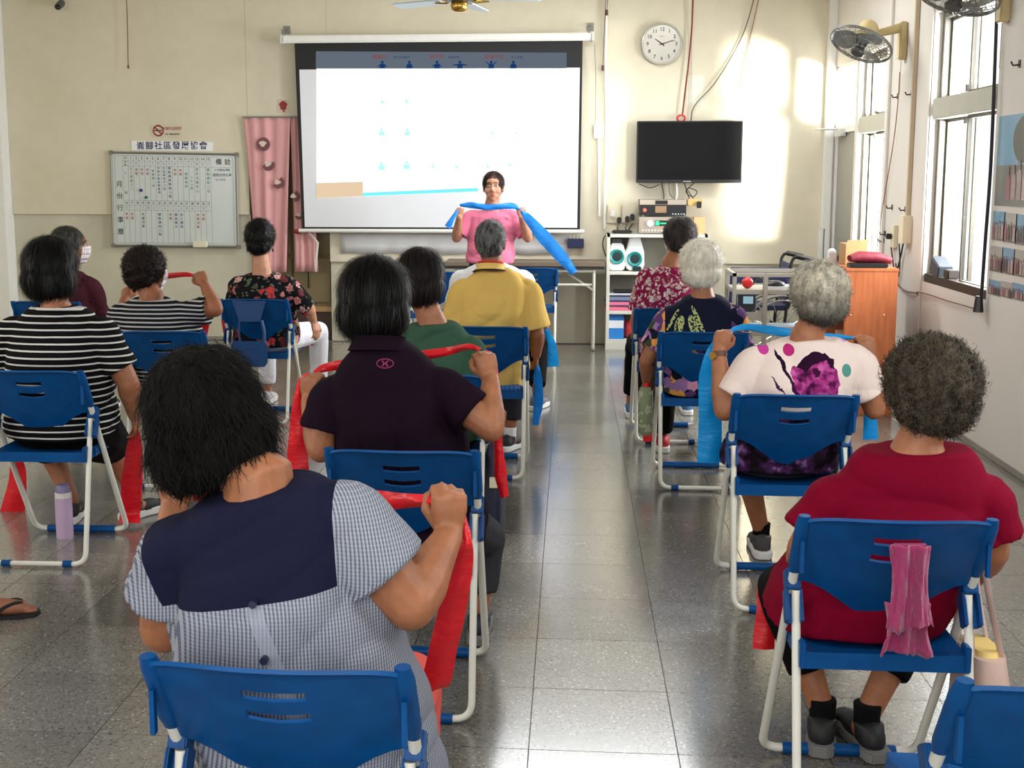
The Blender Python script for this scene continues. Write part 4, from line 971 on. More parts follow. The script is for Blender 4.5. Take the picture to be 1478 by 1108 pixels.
def person(seat, label, skin=(196, 142, 108), head=None, hyaw=0, hpitch=0, hroll=0, hscale=1, shL=None, shR=None, arms=None, g=1.0, knees=None, ankles=None, toes=(0, 0),
           top=None, sleeve=.72, sleeve_r=(.066, .070), neck_t=1.30, hem=-.06, pants=None, legend=.86, pant_r=(.092, .070, .058), shoes=None, sole=None, hair=('short', None, 1, 2000, .0018), vox=.0065, mask=False, topname='shirt', fold=.005, fl=1.0, standing=False, neck=None, nw=.068, origin=None, rz=0, hip=None, socks=None, armr=1.0, dy=0, group='people taking part in the exercise class', bare=False):
    if origin is None: x0, y0, rz = SEATS[seat][0], SEATS[seat][1], 0
    else: x0, y0 = origin
    t = thing('person', label, 'person', (x0, y0, 0), rz, group)
    RM = Matrix.Rotation(-rz, 3, 'Z')
    def L(p): return RM @ (V(tuple(p)) - V(x0, y0, 0))
    hd = L(head); sL = L(shL) ; sR = L(shR); sc = (sL + sR) / 2; ax = (sR - sL).normalized(); hs = (sR - sL).length / 2
    hc = hip if hip is not None else V(0, .035 + dy, .515)
    M = Matrix.Rotation(math.radians(hroll), 3, 'Y') @ Matrix.Rotation(math.radians(-hyaw), 3, 'Z') @ Matrix.Rotation(math.radians(-hpitch), 3, 'X')
    b = MB(); k = hscale
    # head
    def hb(c, r, **kw): b.ball(hd + M @ (V(c) * k), tuple(x * k for x in r), 18, 12, M=M)
    hb((0, -.010, .022), (.072, .092, .092)); hb((0, .030, -.022), (.064, .062, .070)); hb((0, .045, -.06), (.050, .045, .045)); hb((0, .066, -.088), (.026, .022, .022))
    hb((0, .062, .040), (.050, .028, .030)); hb((.034, .062, -.028), (.024, .022, .024)); hb((-.034, .062, -.028), (.024, .022, .024))
    b.tube([hd + M @ V(0, .088, .018) * k, hd + M @ V(0, .102, -.010) * k, hd + M @ V(0, .108, -.026) * k], [.008 * k, .010 * k, .014 * k], 8); hb((0, .098, -.028), (.017, .012, .010))
    for s in (-1, 1): hb((s * .073, -.008, -.012), (.009, .019, .031)); hb((s * .078, -.014, .004), (.007, .015, .016))
    nb = sc + V(0, .0, .10); nt = hd + M @ V(0, -.025, -.055)
    b.tube([nb - V(0, 0, .06), nb, nt.lerp(nb, .5), nt, hd + M @ V(0, -.02, -.02)], [.066 * k, .060 * k, .053 * k, .053 * k, .055 * k], 14)
    if neck is not None: neck_t = 1 + (L(neck).z - sc.z) / (sc - hc).length
    dt = max(neck_t - 1, .12); BD = [p for p in BODY if p[0] < 1] + [(1 + dt * f, -w, d, -.003) for f, w, d in ((.12, .92, .072), (.35, .80, .064), (.60, .62, .058), (.82, .44, .054))] + [(1 + dt * 1.05, .058, .052, 0)]
    torso_rings(b, hc, sc, ax, BD, hs, g)
    # arms
    arms = arms or {}
    AR = {}
    for s, key in ((-1, 'L'), (1, 'R')):
        sh = sL if s < 0 else sR
        if key in arms:
            el, wr, pn, grip = arms[key][:4]; el, wr = L(el), L(wr); pn = RM @ V(pn)
        else: el, wr, pn, grip = sh + V(s * .05, .06, -.25), sh + V(s * -.02, .27, -.30), V(0, 0, -1), 'relax'
        AR[key] = (sh, el, wr)
        limb(b, [sh - ax * s * .03, sh, sh.lerp(el, .5), el], [.038, .046, .049 * armr, .040 * armr])
        limb(b, [el, el.lerp(wr, .3), wr], [.041 * armr, .043 * armr, .0265])
        hdv = (wr - el).normalized()
        if len(arms.get(key, ())) > 4: hdv = RM @ V(arms[key][4])
        make_hand(b, wr, hdv, pn, s, grip)
    # legs
    hips = [hc + V(s * .085, .02, 0) for s in (-1, 1)]
    kn = [L(p) for p in knees] if knees else [V(-.12, .44, .50), V(.12, .44, .50)]
    an = [L(p) for p in ankles] if ankles else [V(-.11, .36, .09), V(.11, .36, .09)]
    for s in (0, 1):
        limb(b, [hips[s], hips[s].lerp(kn[s], .5), kn[s]], [.080 * g, .070, .052])
        limb(b, [kn[s], kn[s].lerp(an[s], .35), an[s]], [.052, .050, .033]); f = V(math.sin(-toes[s]), math.cos(toes[s]), 0)
        b.tube([an[s], an[s] - V(0, 0, .05), an[s] + f * .06 - V(0, 0, .058), an[s] + f * .13 - V(0, 0, .068)], [.032, .034, .030, .024], 12)
        for q in range(5):
            sd_ = f.cross(V(0, 0, 1)) * (.022 - q * .011) * (1 if s else -1)
            p = an[s] + f * .13 + sd_ - V(0, 0, .074); b.tube([p, p + f * (.035 - q * .004)], [.009, .008], 8); b.ball(p + f * (.035 - q * .004), .008, 8, 6)
    sk = skinmat(skin)
    body = blob(b, 'body', sk, t, vox, 3)
    # face
    eyes = [M @ V(s * .030, .0785, .012) * k + hd for s in (-1, 1)]
    for e in eyes:
        ey = MB().ball(e, (.0115 * k, .009 * k, .0062 * k), 10, 8, M=M).build('eye', mat('eye_white', (235, 232, 226), .2, var=0), t, smooth=True)
        MB().ball(e + M @ V(0, .0055, 0) * k, (.0058 * k, .005 * k, .0056 * k), 8, 6).build('iris', mat('iris', (40, 24, 16), .2, var=0), ey, smooth=True)
    for s in (-1, 1):
        q = [hd + M @ V(s * x, y, z) * k for x, y, z in ((.014, .092, .032), (.030, .089, .038), (.047, .076, .034))]
        MB().tube(q, [.0022, .003, .0015], 6).build('eyebrow', mat('eyebrow', (48, 36, 30), .7, var=0), t, smooth=True)
    b = MB(); q = [hd + M @ V(x, y, z) * k for x, y, z in ((-.024, .080, -.057), (-.01, .089, -.054), (0, .090, -.056), (.01, .089, -.054), (.024, .080, -.057))]
    b.tube(q, [.002, .005, .005, .005, .002], 8); q = [p - M @ V(0, .001, .008) * k for p in q]; b.tube(q, [.002, .005, .006, .005, .002], 8)
    blob(b, 'lips', mat('lips', (172, 92, 84), .45), t, .003, 1)
    if mask:
        b = MB(); R = []
        for i, (z, w, y) in enumerate(((.005, .050, .060), (-.02, .060, .056), (-.05, .060, .052), (-.085, .048, .045), (-.105, .030, .040))):
            bump_ = .062 if 0 < i < 3 else .058
            R.append([hd + M @ V(math.sin(a) * w, y + math.cos(a) * bump_ * (.8 if i > 2 else 1), z) * k for a in np.linspace(-PI / 2, PI / 2, 15)])
        for i in range(4):
            for j in range(14): b.add([R[i][j], R[i][j + 1], R[i + 1][j + 1], R[i + 1][j]], [(0, 1, 2, 3)])
        mk = b.build('face_mask', mat('mask_cloth', mask if isinstance(mask, tuple) else (214, 224, 228), .7), t, smooth=True)
        sm = mk.modifiers.new('s', 'SOLIDIFY'); sm.thickness = .003; sm.offset = 1
        for s in (-1, 1): MB().tube([hd + M @ V(s * .052, .058, -.01) * k, hd + M @ V(s * .079, 0, .018) * k, hd + M @ V(s * .082, -.022, -.005) * k, hd + M @ V(s * .056, .045, -.07) * k], .0016, 5).build('ear_loop', mat('mask_cloth'), mk)
    # hair
    st, hm, hsz, n, w = hair
    make_hair(t, hd, M, st, hm, hsz * k, n, w, seed=int(abs(x0) * 100))
    # top
    b = MB(); gr = .010
    prof = [(hem, .186, .150, .012)] + [p for p in SHIRT if hem + .03 < p[0] < 1]
    prof += [(1 + dt * f, -(nw * 1.04 + (1.02 * hs - nw * 1.04) * c_) / hs, d, -.002) for f, c_, d in ((0.05, 1.0, .092), (.28, .92, .084), (.50, .76, .076), (.70, .53, .069), (.86, .27, .063))] + [(1 + dt, nw, .058, .0)]
    torso_rings(b, hc, sc, ax, prof, hs, g, gr)
    for s, key in ((-1, 'L'), (1, 'R')):
        sh, el, wr = AR[key]
        if sleeve <= 1: e = sh.lerp(el, sleeve); pts = [sh - ax * s * .06 + V(0, 0, .0), sh + ax * s * .004 + V(0, 0, -.005), sh.lerp(e, .5), e]; rr = [.062, .063 * armr, sleeve_r[0] * armr * .97, sleeve_r[1] * armr]
        else: e = el.lerp(wr, sleeve - 1); pts = [sh - ax * s * .06, sh + V(0, 0, -.005), sh.lerp(el, .6), el, e]; rr = [.062, .063 * armr, .060 * armr, .056 * armr, sleeve_r[1]]
        limb(b, pts, rr, 16, cap1=False)
        limb(b, [sc + (sc - hc).normalized() * dt * (sc - hc).length * .62 + ax * s * nw * .4, sh + ax * s * -.01 + V(0, 0, .0)], [.036, .056], 14)
        limb(b, [sh - ax * s * .01 + V(0, 0, -.01), hc.lerp(sc, .55) + ax * s * (.115 * g + .02)], [.062, .075], 14)
    blob(b, topname, top, t, max(vox, .006), 9, folds(fold * 2.8, seed=int(abs(x0 * 37) + y0 * 13) % 1000, freq=fl))
    if pants is not None:
        b = MB(); pc = hc - V(0, 0, .0)
        b.ball(pc + V(0, .02, -.01), (.178 * g, .135 * g, .09), 20, 12)
        for s in (0, 1):
            limb(b, [hips[s], hips[s].lerp(kn[s], .5), kn[s]], [pant_r[0] * g, (pant_r[0] + pant_r[1]) / 2 * g, pant_r[1]])
            e = kn[s].lerp(an[s], legend); limb(b, [kn[s], kn[s].lerp(e, .5), e], [pant_r[1], (pant_r[1] + pant_r[2]) / 2, pant_r[2]], cap1=False)
        blob(b, 'trousers', pants, t, .009, 3, folds(.005, seed=3))
    for s in (0, 1):
        if socks is not None:
            limb_b = MB(); limb(limb_b, [an[s] + V(0, 0, .035), an[s], an[s] - V(0, 0, .03)], [.039, .036, .036], cap1=False, cap0=False); blob(limb_b, 'sock', socks, t, .006, 2)
        if shoes is not None: make_shoe(t, V(an[s].x, an[s].y, 0), toes[s], shoes, sole)
    return t, body, L
# ---- garment patterns
def cloth(name, col, rough=.85, var=.08, weave=600, sheen=0, fn=None):
    def f(t, v):
        n = t.noise(v, 12, 4); w = t.noise(v, weave, 2)
        h = t.math('ADD', t.math('MULTIPLY', w, .25), n); t.bump(h, .5, .008)
        if fn: fn(t, v)
    return mat(name, col, rough, var=var, sheen=sheen, fn=f, spec=.1)
def stripes(name, dark, light, period, duty, amp=.3):
    def fn(t, v):
        x = t.sep(v); n = t.noise(v, 7, 2)
        a = t.math('ADD', t.math('DIVIDE', x[2], period), t.math('MULTIPLY', n, amp))
        m = t.math('LESS_THAN', t.math('FRACT', a), duty)
        t.link(t.mix(m, dark, light), t.b.inputs['Base Color'])
    return cloth(name, dark, fn=fn)
def floral(name, base, cols, scale=26, cover=.55, leaf=None, rnd=1.0):
    def fn(t, v):
        nv = t.new('ShaderNodeTexNoise'); nv.inputs['Scale'].default_value = scale * .8; t.link(v, nv.inputs['Vector'])
        av = t.mix(.06, v, nv.outputs['Color'], 'ADD')
        cell = t.voro(av, scale, 'Color', rnd=rnd); dist = t.voro(av, scale, 'Distance', rnd=rnd)
        x = t.sep(cell); stops = [(i / len(cols), c) for i, c in enumerate(cols)]
        c = t.ramp(x[0], stops, 'CONSTANT')
        shade = t.ramp(t.noise(v, scale * 5, 3), [(.35, (150, 150, 150)), (.6, (255, 255, 255))]); c = t.mix(1.0, c, shade, 'MULTIPLY')
        on = t.math('MULTIPLY', t.math('LESS_THAN', x[1], cover), t.math('LESS_THAN', dist, .52))
        out = t.mix(on, base, c)
        if leaf:
            d2 = t.voro(av, scale * 2.3, 'Distance'); c2 = t.sep(t.voro(av, scale * 2.3, 'Color'))
            out = t.mix(t.math('MULTIPLY', t.math('LESS_THAN', c2[2], .3), t.math('LESS_THAN', d2, .4)), out, leaf)
            out = t.mix(on, out, c)
        t.link(out, t.b.inputs['Base Color'])
    return cloth(name, base, fn=fn)
SK1, SK2, SK3 = (146, 90, 60), (158, 102, 70), (188, 134, 106)
H_black = hairmat('black_hair', (4, 4, 5), (9, 8, 8), rough=.42)
H_brown = hairmat('dark_brown_hair', (16, 10, 8), (40, 26, 20), rough=.55)
H_perm = hairmat('brown_black_perm_hair', (4, 3, 3), (9, 7, 6), rough=.8)
H_bgrey = hairmat('brown_grey_perm_hair', (38, 34, 28), (88, 78, 64), rough=.6)
H_white = hairmat('white_hair', (196, 190, 172), (236, 232, 222), rough=.5)
H_grey = hairmat('grey_hair', (130, 126, 114), (214, 206, 186), (66, 62, 56), 1.10, rough=.5)
H_salt = hairmat('salt_pepper_hair', (34, 34, 34), (112, 112, 112), rough=.5)
H_dgrey = hairmat('dark_grey_hair', (30, 29, 28), (86, 84, 80), rough=.5)
M_black = cloth('black_cloth', (9, 9, 10))
M_dark = cloth('charcoal_cloth', (46, 47, 50))
M_shoe_b = mat('black_shoe', (22, 22, 24), .6); M_shoe_g = mat('grey_shoe', (98, 102, 110), .7); M_shoe_bl = mat('blue_shoe', (70, 110, 150), .7); M_shoe_r = mat('red_shoe', (176, 34, 44), .6)
M_sole = mat('white_rubber', (225, 225, 222), .6); M_sole_g = mat('grey_rubber', (120, 120, 118), .7)
def local(seat, p): return (p[0] - SEATS[seat][0], p[1] - SEATS[seat][1], p[2])

# 1 grey seersucker with navy yoke
def greyfn(t, v):
    x = t.sep(v); fr = t.math('FRACT', t.math('MULTIPLY', t.math('ADD', x[0], t.math('MULTIPLY', x[1], .6)), 150))
    base = t.mix(t.math('LESS_THAN', fr, .45), (150, 154, 166), (92, 97, 112))
    fr2 = t.math('FRACT', t.math('MULTIPLY', x[2], 150)); base = t.mix(t.math('MULTIPLY', t.math('LESS_THAN', fr2, .3), .15), base, (200, 204, 212))
    a = local('grey', P(235, 885, 1.85)); c = local('grey', P(490, 846, 1.85)); k = (c[2] - a[2]) / (c[0] - a[0])
    zl = t.math('ADD', t.math('MULTIPLY', x[0], k), a[2] - k * a[0])
    s1 = local('grey', P(482, 700, 1.9)); s2 = local('grey', P(492, 846, 1.88)); q1 = local('grey', P(205, 800, 1.9)); q2 = local('grey', P(236, 885, 1.88))
    def side(p, q):   # x of the seam at this height
        kk = (q[0] - p[0]) / (q[2] - p[2]); return t.math('ADD', t.math('MULTIPLY', x[2], kk), p[0] - kk * p[2])
    b1 = local('grey', P(352, 850, 1.8)); b2 = local('grey', P(392, 960, 1.8)); kk = (b2[0] - b1[0]) / (b2[2] - b1[2])
    pl = t.math('LESS_THAN', t.math('ABSOLUTE', t.math('SUBTRACT', x[0], t.math('ADD', t.math('MULTIPLY', x[2], kk), b1[0] - kk * b1[2]))), .014)
    base = t.mix(t.math('MULTIPLY', t.math('MULTIPLY', pl, t.math('LESS_THAN', x[1], .0)), .6), base, (158, 164, 178))
    m = t.math('GREATER_THAN', x[2], zl); m = t.math('MULTIPLY', m, t.math('LESS_THAN', x[0], side(s1, s2))); m = t.math('MULTIPLY', m, t.math('GREATER_THAN', x[0], side(q1, q2)))
    t.link(t.mix(m, base, (23, 25, 48)), t.b.inputs['Base Color'])
M_seer = cloth('grey_seersucker_navy_yoke', (150, 150, 160), fn=greyfn)
gs = SEATS['grey']
pg, body_g, Lg = person('grey', 'person in grey checked shirt with navy yoke and coral trousers, nearest the camera', SK2, P(303, 600, 1.99), hroll=-13, hpitch=-14, hscale=1.04,
    shL=P(262, 792, 1.95), shR=P(492, 748, 1.93), arms={'R': (P(592, 872, 1.93), P(648, 772, 2.08), (-.25, 1, 0), 'fist', (.0, .05, 1)), 'L': (P(238, 905, 1.98), P(250, 735, 2.16), (.1, 1, 0), 'fist', (.05, .1, 1))},
    g=1.10, top=M_seer, sleeve=.62, sleeve_r=(.072, .076), neck=P(372, 704, 1.93), nw=.082, hem=-.2, pants=cloth('coral_cloth', (222, 96, 88)), knees=[(gs[0] - .12, gs[1] + .44, .50), (gs[0] + .115, gs[1] + .42, .46)],
    shoes=M_shoe_b, hair=('wavy', H_perm, .97, 9000, .0009), vox=.0045, armr=1.12, fold=.006, topname='blouse', pant_r=(.082, .070, .06))
# 2 magenta
person('magenta', 'person in a plain magenta short-sleeved top with curly brown-grey hair', SK2, P(1338, 563, 2.90), hyaw=-14, hpitch=-4,
    shL=P(1208, 722, 2.87), shR=P(1416, 720, 2.87), arms={'L': (P(1162, 792, 2.86), P(1160, 838, 3.08), (0, 0, -1), 'relax'), 'R': (P(1430, 792, 2.88), P(1400, 838, 3.10), (0, 0, -1), 'relax')},
    g=1.14, top=cloth('magenta_knit', (116, 0, 34)), sleeve=.74, sleeve_r=(.070, .074), neck=P(1325, 646, 2.86), nw=.115, hem=-.2, pants=M_black, knees=[P(1128, 850, 3.24), P(1340, 850, 3.26)], ankles=[(.70, 3.13, .10), (.815, 3.11, .10)], legend=.68,
    shoes=M_shoe_b, sole=M_sole_g, socks=cloth('black_sock', (14, 14, 15)), hair=('perm', H_bgrey, 1.10, 7000, .0012), vox=.0055, mask=(225, 215, 218), armr=1.1, topname='top', toes=(-.25, .2), fold=.0035, fl=.8)
# 3 white butterfly tee
def teefn(t, v):
    x = t.sep(v); out = t.mix(0.0, (226, 208, 200), (226, 208, 200)); nz = t.noise(v, 30, 3)
    wob = t.math('MULTIPLY', t.math('SUBTRACT', nz, .5), .03); xx = (t.math('ADD', x[0], wob), x[1], t.math('ADD', x[2], wob))
    back = t.math('LESS_THAN', x[1], .02)
    def el(px, py, rx, ry, col, rot=0, w=True):
        nonlocal out
        q = local('white', P(px, py, 4.27)); s = 4.27 / 1700
        m, d = t.ell(xx if w else x, q[0], q[2], rx * s, ry * s, rot)
        if col == 'wing':
            cc = t.ramp(t.noise(v, 34, 4), [(.35, (60, 14, 50)), (.5, (150, 44, 116)), (.68, (190, 92, 158))])
        else: cc = col
        out = t.mix(t.math('MULTIPLY', m, back), out, cc)
    el(1178, 548, 30, 40, (40, 10, 36), -.25); el(1185, 556, 26, 34, 'wing', -.25); el(1160, 556, 12, 30, 'wing', .45); el(1178, 538, 5, 7, (60, 14, 50))
    el(1134, 534, 3.5, 30, (34, 8, 36), .42); el(1124, 556, 2, 16, (60, 24, 60), .7); el(1146, 560, 3, 22, (60, 14, 60), .5)
    el(1107, 507, 7.5, 8.5, (196, 60, 150), w=False); el(1142, 508, 8, 8.5, (176, 40, 110), w=False); el(1224, 536, 7, 9, (80, 140, 132), w=False); el(1229, 494, 6, 4, (226, 140, 190), w=False)
    el(1225, 660, 60, 70, 'wing'); 
    z0 = local('white', P(1150, 590, 4.27))[2]
    low = t.math('LESS_THAN', x[2], z0 - .03); c3 = t.ramp(t.noise(v, 22, 4), [(.45, (24, 14, 24)), (.62, (70, 36, 80)), (.72, (150, 110, 170))])
    out = t.mix(low, out, c3)
    t.link(out, t.b.inputs['Base Color'])
twh, bwh, Lw = person('white', 'person in white T-shirt with purple butterfly print, dots and grey hair', SK2, P(1180, 428, 4.41), hyaw=-12, hpitch=-2,
    shL=P(1090, 524, 4.39), shR=P(1236, 520, 4.39), arms={'L': (P(1046, 592, 4.36), P(1037, 508, 4.44), (.3, 1, 0), 'fist', (.25, .05, 1)), 'R': (P(1262, 590, 4.38), P(1257, 520, 4.50), (-.2, 1, 0), 'hold', (-.25, .15, 1))},
    g=1.05, top=cloth('white_butterfly_jersey', (226, 208, 200), fn=teefn), sleeve=.72, sleeve_r=(.070, .074), neck=P(1165, 489, 4.37), nw=.098, hem=-.1, pants=stripes('checked_grey_cloth', (50, 50, 52), (96, 96, 98), .03, .12), knees=[P(1072, 655, 4.74), P(1200, 655, 4.78)],
    ankles=[(.795, 4.80, .10), (1.0, 4.80, .10)], legend=.42, shoes=mat('grey_black_shoe', (64, 62, 64), .7), sole=M_sole, socks=M_black, hair=('fluffy', H_grey, 1.13, 7000, .0011), mask=True, vox=.006, topname='t_shirt')
wv = Lw(P(1037, 508, 4.44)); ev = Lw(P(1046, 592, 4.36)); dv = (wv - ev).normalized(); wc = wv - dv * .01; ref = V(1, 0, 0)
ww = MB().tube([wc - dv * .010, wc + dv * .010], .0315, 20, flat=1).build('wrist_watch', mat('brown_leather', (92, 50, 34), .5), twh, smooth=True)
MB().cyl(wc + V(-.022, -.024, 0), wc + V(-.029, -.031, 0), .014, seg=16).build('watch_case', mat('gold_case', (206, 170, 90), .25, .9, var=0), ww, smooth=True)
# 4 navy floral
def navyfn(t, v):
    x = t.sep(v); base = (20, 24, 44)
    av = t.mix(.04, v, t.noise(v, 25, 2), 'ADD'); c = t.sep(t.voro(av, 24, 'Color')); col = t.ramp(c[0], [(0, (214, 150, 70)), (.25, (150, 110, 160)), (.5, (90, 60, 110)), (.7, (200, 140, 170)), (.85, (60, 70, 50))], 'CONSTANT')
    side = t.math('MAXIMUM', t.math('GREATER_THAN', t.math('ABSOLUTE', t.math('SUBTRACT', x[0], -.01)), .165), t.math('LESS_THAN', x[2], .70))
    m = t.math('MULTIPLY', side, t.math('LESS_THAN', c[1], .72)); out = t.mix(m, base, col)
    nz = t.noise(v, 90, 2)
    for px, py, rot, rx, ry in ((1008, 462, .42, 3.2, 22), (1001, 470, .3, 6.5, 15), (972, 463, -.5, 2.4, 18), (981, 470, -.3, 6, 14)):
        q = local('navy', P(px, py, 5.92)); s = 5.92 / 1700; e, d = t.ell(x, q[0], q[2], rx * s, ry * s, rot)
        out = t.mix(t.math('MULTIPLY', t.math('MULTIPLY', e, t.math('LESS_THAN', x[1], 0.03)), t.math('GREATER_THAN', nz, .47)), out, (176, 184, 120))
    t.link(out, t.b.inputs['Base Color'])
person('navy', 'person with fluffy white hair in navy top with flowered sleeves', SK2, P(1011, 385, 6.07), hyaw=0,
    shL=P(968, 458, 6.03), shR=P(1060, 458, 6.03), arms={'L': (P(934, 520, 6.00), P(934, 552, 6.14), (0, 0, -1), 'relax')}, g=1.08, top=cloth('navy_flower_print', (20, 24, 44), fn=navyfn), sleeve=.75, sleeve_r=(.075, .082), neck=P(1012, 428, 6.02), nw=.078, hem=-.15,
    pants=M_black, ankles=[(.53, 6.66, .10), (.80, 6.62, .10)], shoes=M_shoe_r, hair=('fluffy', H_white, 1.18, 7000, .0011), legend=.95)
# 5 pink-white floral
person('pinkfl', 'person in wine-red and cream flowered blouse with short dark hair', SK2, P(980, 343, 7.11), hyaw=-22,
    shL=P(935, 402, 7.08), shR=P(1004, 402, 7.08), arms={'L': (P(920, 458, 7.10), P(918, 480, 7.32), (0, 0, -1), 'relax')}, top=floral('wine_cream_print', (128, 22, 66), [(222, 200, 196), (198, 152, 158), (236, 222, 216), (150, 44, 84)], 42, .95),
    sleeve=.85, sleeve_r=(.07, .076), pants=M_black, ankles=[(.40, 7.62, .10), (.77, 7.74, .10)], knees=[(.42, 7.50, .5), (.74, 7.52, .5)], shoes=M_shoe_bl, sole=M_sole, hair=('fluffy', hairmat('dusky_hair', (22, 18, 18), (62, 54, 52), rough=.6), 1.06, 4000, .0014), mask=True, topname='blouse', neck=P(975, 384, 7.07))
# 6 purple polo
def polofn(t, v):
    x = t.sep(v); q = local('polo', P(543, 537, 3.19)); s = 3.19 / 1700; base = t.mix(0.0, (24, 9, 24), (24, 9, 24))
    o, d = t.ell(x, q[0], q[2], 13.5 * s, 7.5 * s); i, d2 = t.ell(x, q[0], q[2], 12.2 * s, 6.2 * s)
    ring = t.math('SUBTRACT', o, i); m = ring
    for sx in (-1, 1):
        e, _ = t.ell(x, q[0] + sx * 4.2 * s, q[2], 3.2 * s, 4.4 * s); e2, _ = t.ell(x, q[0] + sx * 6.4 * s, q[2], 3.6 * s, 3.4 * s); m = t.math('MAXIMUM', m, t.math('MULTIPLY', e, t.math('SUBTRACT', 1.0, e2)))
    e, _ = t.ell(x, q[0], q[2], 3.5 * s, 1.0 * s); m = t.math('MAXIMUM', m, e); m = t.math('MULTIPLY', m, t.math('LESS_THAN', x[1], 0))
    t.link(t.mix(m, base, (150, 56, 104)), t.b.inputs['Base Color'])
M_polo = cloth('dark_purple_knit', (30, 12, 32), fn=polofn)
tp, bp, Lp = person('polo', 'person in dark purple polo shirt with an oval emblem below the collar', SK2, P(541, 432, 3.47),
    shL=P(482, 570, 3.43), shR=P(632, 558, 3.43), arms={'L': (P(463, 648, 3.40), P(446, 580, 3.50), (.35, 1, 0), 'fist', (.05, .05, 1)), 'R': (P(708, 618, 3.38), P(708, 548, 3.48), (-.35, 1, 0), 'fist', (-.25, .05, 1))},
    g=1.04, top=M_polo, sleeve=.66, sleeve_r=(.070, .076), neck=P(546, 497, 3.41), nw=.066, hem=-.2, pants=cloth('grey_legging', (52, 52, 56)), ankles=[(-.60, 3.80, .10), (-.30, 3.82, .10)], knees=[P(540, 770, 3.86), P(700, 775, 3.84)], legend=.74,
    shoes=mat('sandal_dark', (36, 30, 44), .6), sole=M_sole_g, hair=('bob', H_black, 1.06, 9000, .0010), vox=.005, topname='polo_shirt', armr=1.02)
def collar(seat, t, sc, r, tilt, m, h=.035, name='collar'):
    b = MB(); R = []
    for (k, dz, dr) in ((0, 0, .012), (1, h * .6, .0), (2, h, .004), (3, h, -.003), (4, h * .5, -.008), (5, 0, -.004)):
        ring = []
        for j in range(24):
            a = 2 * PI * j / 24; rr = r + dr; zz = dz * (1.0 if math.sin(a) < .3 else .6)
            ring.append(sc + V(math.cos(a) * rr * 1.08, math.sin(a) * rr * .95, zz - math.sin(a) * tilt))
        R.append(ring)
    b.rings(R, caps=False, closed=True); return b.build(name, m, t, smooth=True, ang=80)
sc = (Lp(P(480, 562, 3.43)) + Lp(P(635, 548, 3.43))) / 2
collar('polo', tp, V(*Lp(P(546, 497, 3.41))) - V(0, 0, .020), .073, .016, mat('dark_purple_rib', (24, 9, 24), .9, spec=.1), .042)
# 7 green
person('green', 'person in green T-shirt with short black hair, right behind the purple polo', SK2, P(607, 400, 4.73), shL=P(574, 505, 4.70), shR=P(678, 505, 4.70),
    arms={'R': (P(700, 570, 4.72), P(716, 590, 4.92), (0, 0, -1), 'fist')}, g=1.0, top=cloth('dark_green_cloth', (54, 84, 66)), sleeve=.78, pants=M_black, legend=.95, shoes=M_shoe_g, hair=('bob', hairmat('soft_black_hair', (12, 9, 9), (30, 22, 20)), .98, 4000, .0014), topname='t_shirt', neck=P(615, 466, 4.70), nw=.08)
# 8 yellow polo
ty, by_, Ly = person('yellow', 'person in yellow polo shirt with grey crew-cut hair', SK1, P(708, 350, 6.20), shL=P(668, 420, 6.16), shR=P(762, 420, 6.16),
    arms={'R': (P(775, 482, 6.16), P(774, 512, 6.30), (-1, 0, 0), 'relax'), 'L': (P(652, 482, 6.16), P(660, 512, 6.35), (0, 0, -1), 'relax')}, g=1.06, top=cloth('yellow_knit', (214, 178, 98)), sleeve=.86, sleeve_r=(.074, .080), neck=P(708, 389, 6.15), nw=.066, hem=-.12, pants=cloth('dark_grey_trouser', (44, 42, 46)),
    ankles=[(-.55, 6.62, .10), (-.34, 6.60, .10)], toes=(0, -.5), shoes=M_shoe_b, sole=M_sole, socks=cloth('white_sock', (225, 225, 225)), hair=('crop', H_salt, 1.04, 4000, .0012), topname='polo_shirt', legend=.8)
sc = (Ly(P(668, 420, 6.16)) + Ly(P(762, 420, 6.16))) / 2
collar('yellow', ty, V(*Ly(P(708, 389, 6.15))) - V(0, 0, .010), .068, .016, mat('yellow_rib', (226, 190, 104), .9), .036)
collar('yellow', ty, V(*Ly(P(708, 389, 6.15))) - V(0, 0, .012), .079, .016, mat('black_rib', (26, 24, 24), .9), .007, 'collar_stripe')
MB().tube([V(*Ly(P(708, 389, 6.15))) + V(math.cos(a) * .064, math.sin(a) * .060, .036 - math.sin(a) * .012) for a in np.linspace(0, 2 * PI, 20)], .006, 6).build('lanyard', mat('red_lanyard', (196, 40, 34), .7), ty, smooth=True)
# 9 white shirt in front of him
person('whitefront', 'person in white shirt almost hidden in front of the yellow polo', SK2, P(707, 352, 7.78), shL=P(664, 403, 7.74), shR=P(757, 403, 7.74), arms={'R': (P(766, 448, 7.78), P(782, 462, 7.98), (0, 0, -1), 'fist')},
    top=cloth('white_shirt_cloth', (232, 232, 236)), sleeve=.8, pants=M_black, ankles=[(-.62, 8.02, .10), (-.22, 7.80, .10)], knees=[(-.62, 8.15, .50), (-.22, 8.15, .50)], toes=(0, -.35), shoes=M_shoe_g, sole=M_sole, hair=('crop', H_black, 1.0, 1500, .002), group=None, neck=P(707, 380, 7.73))
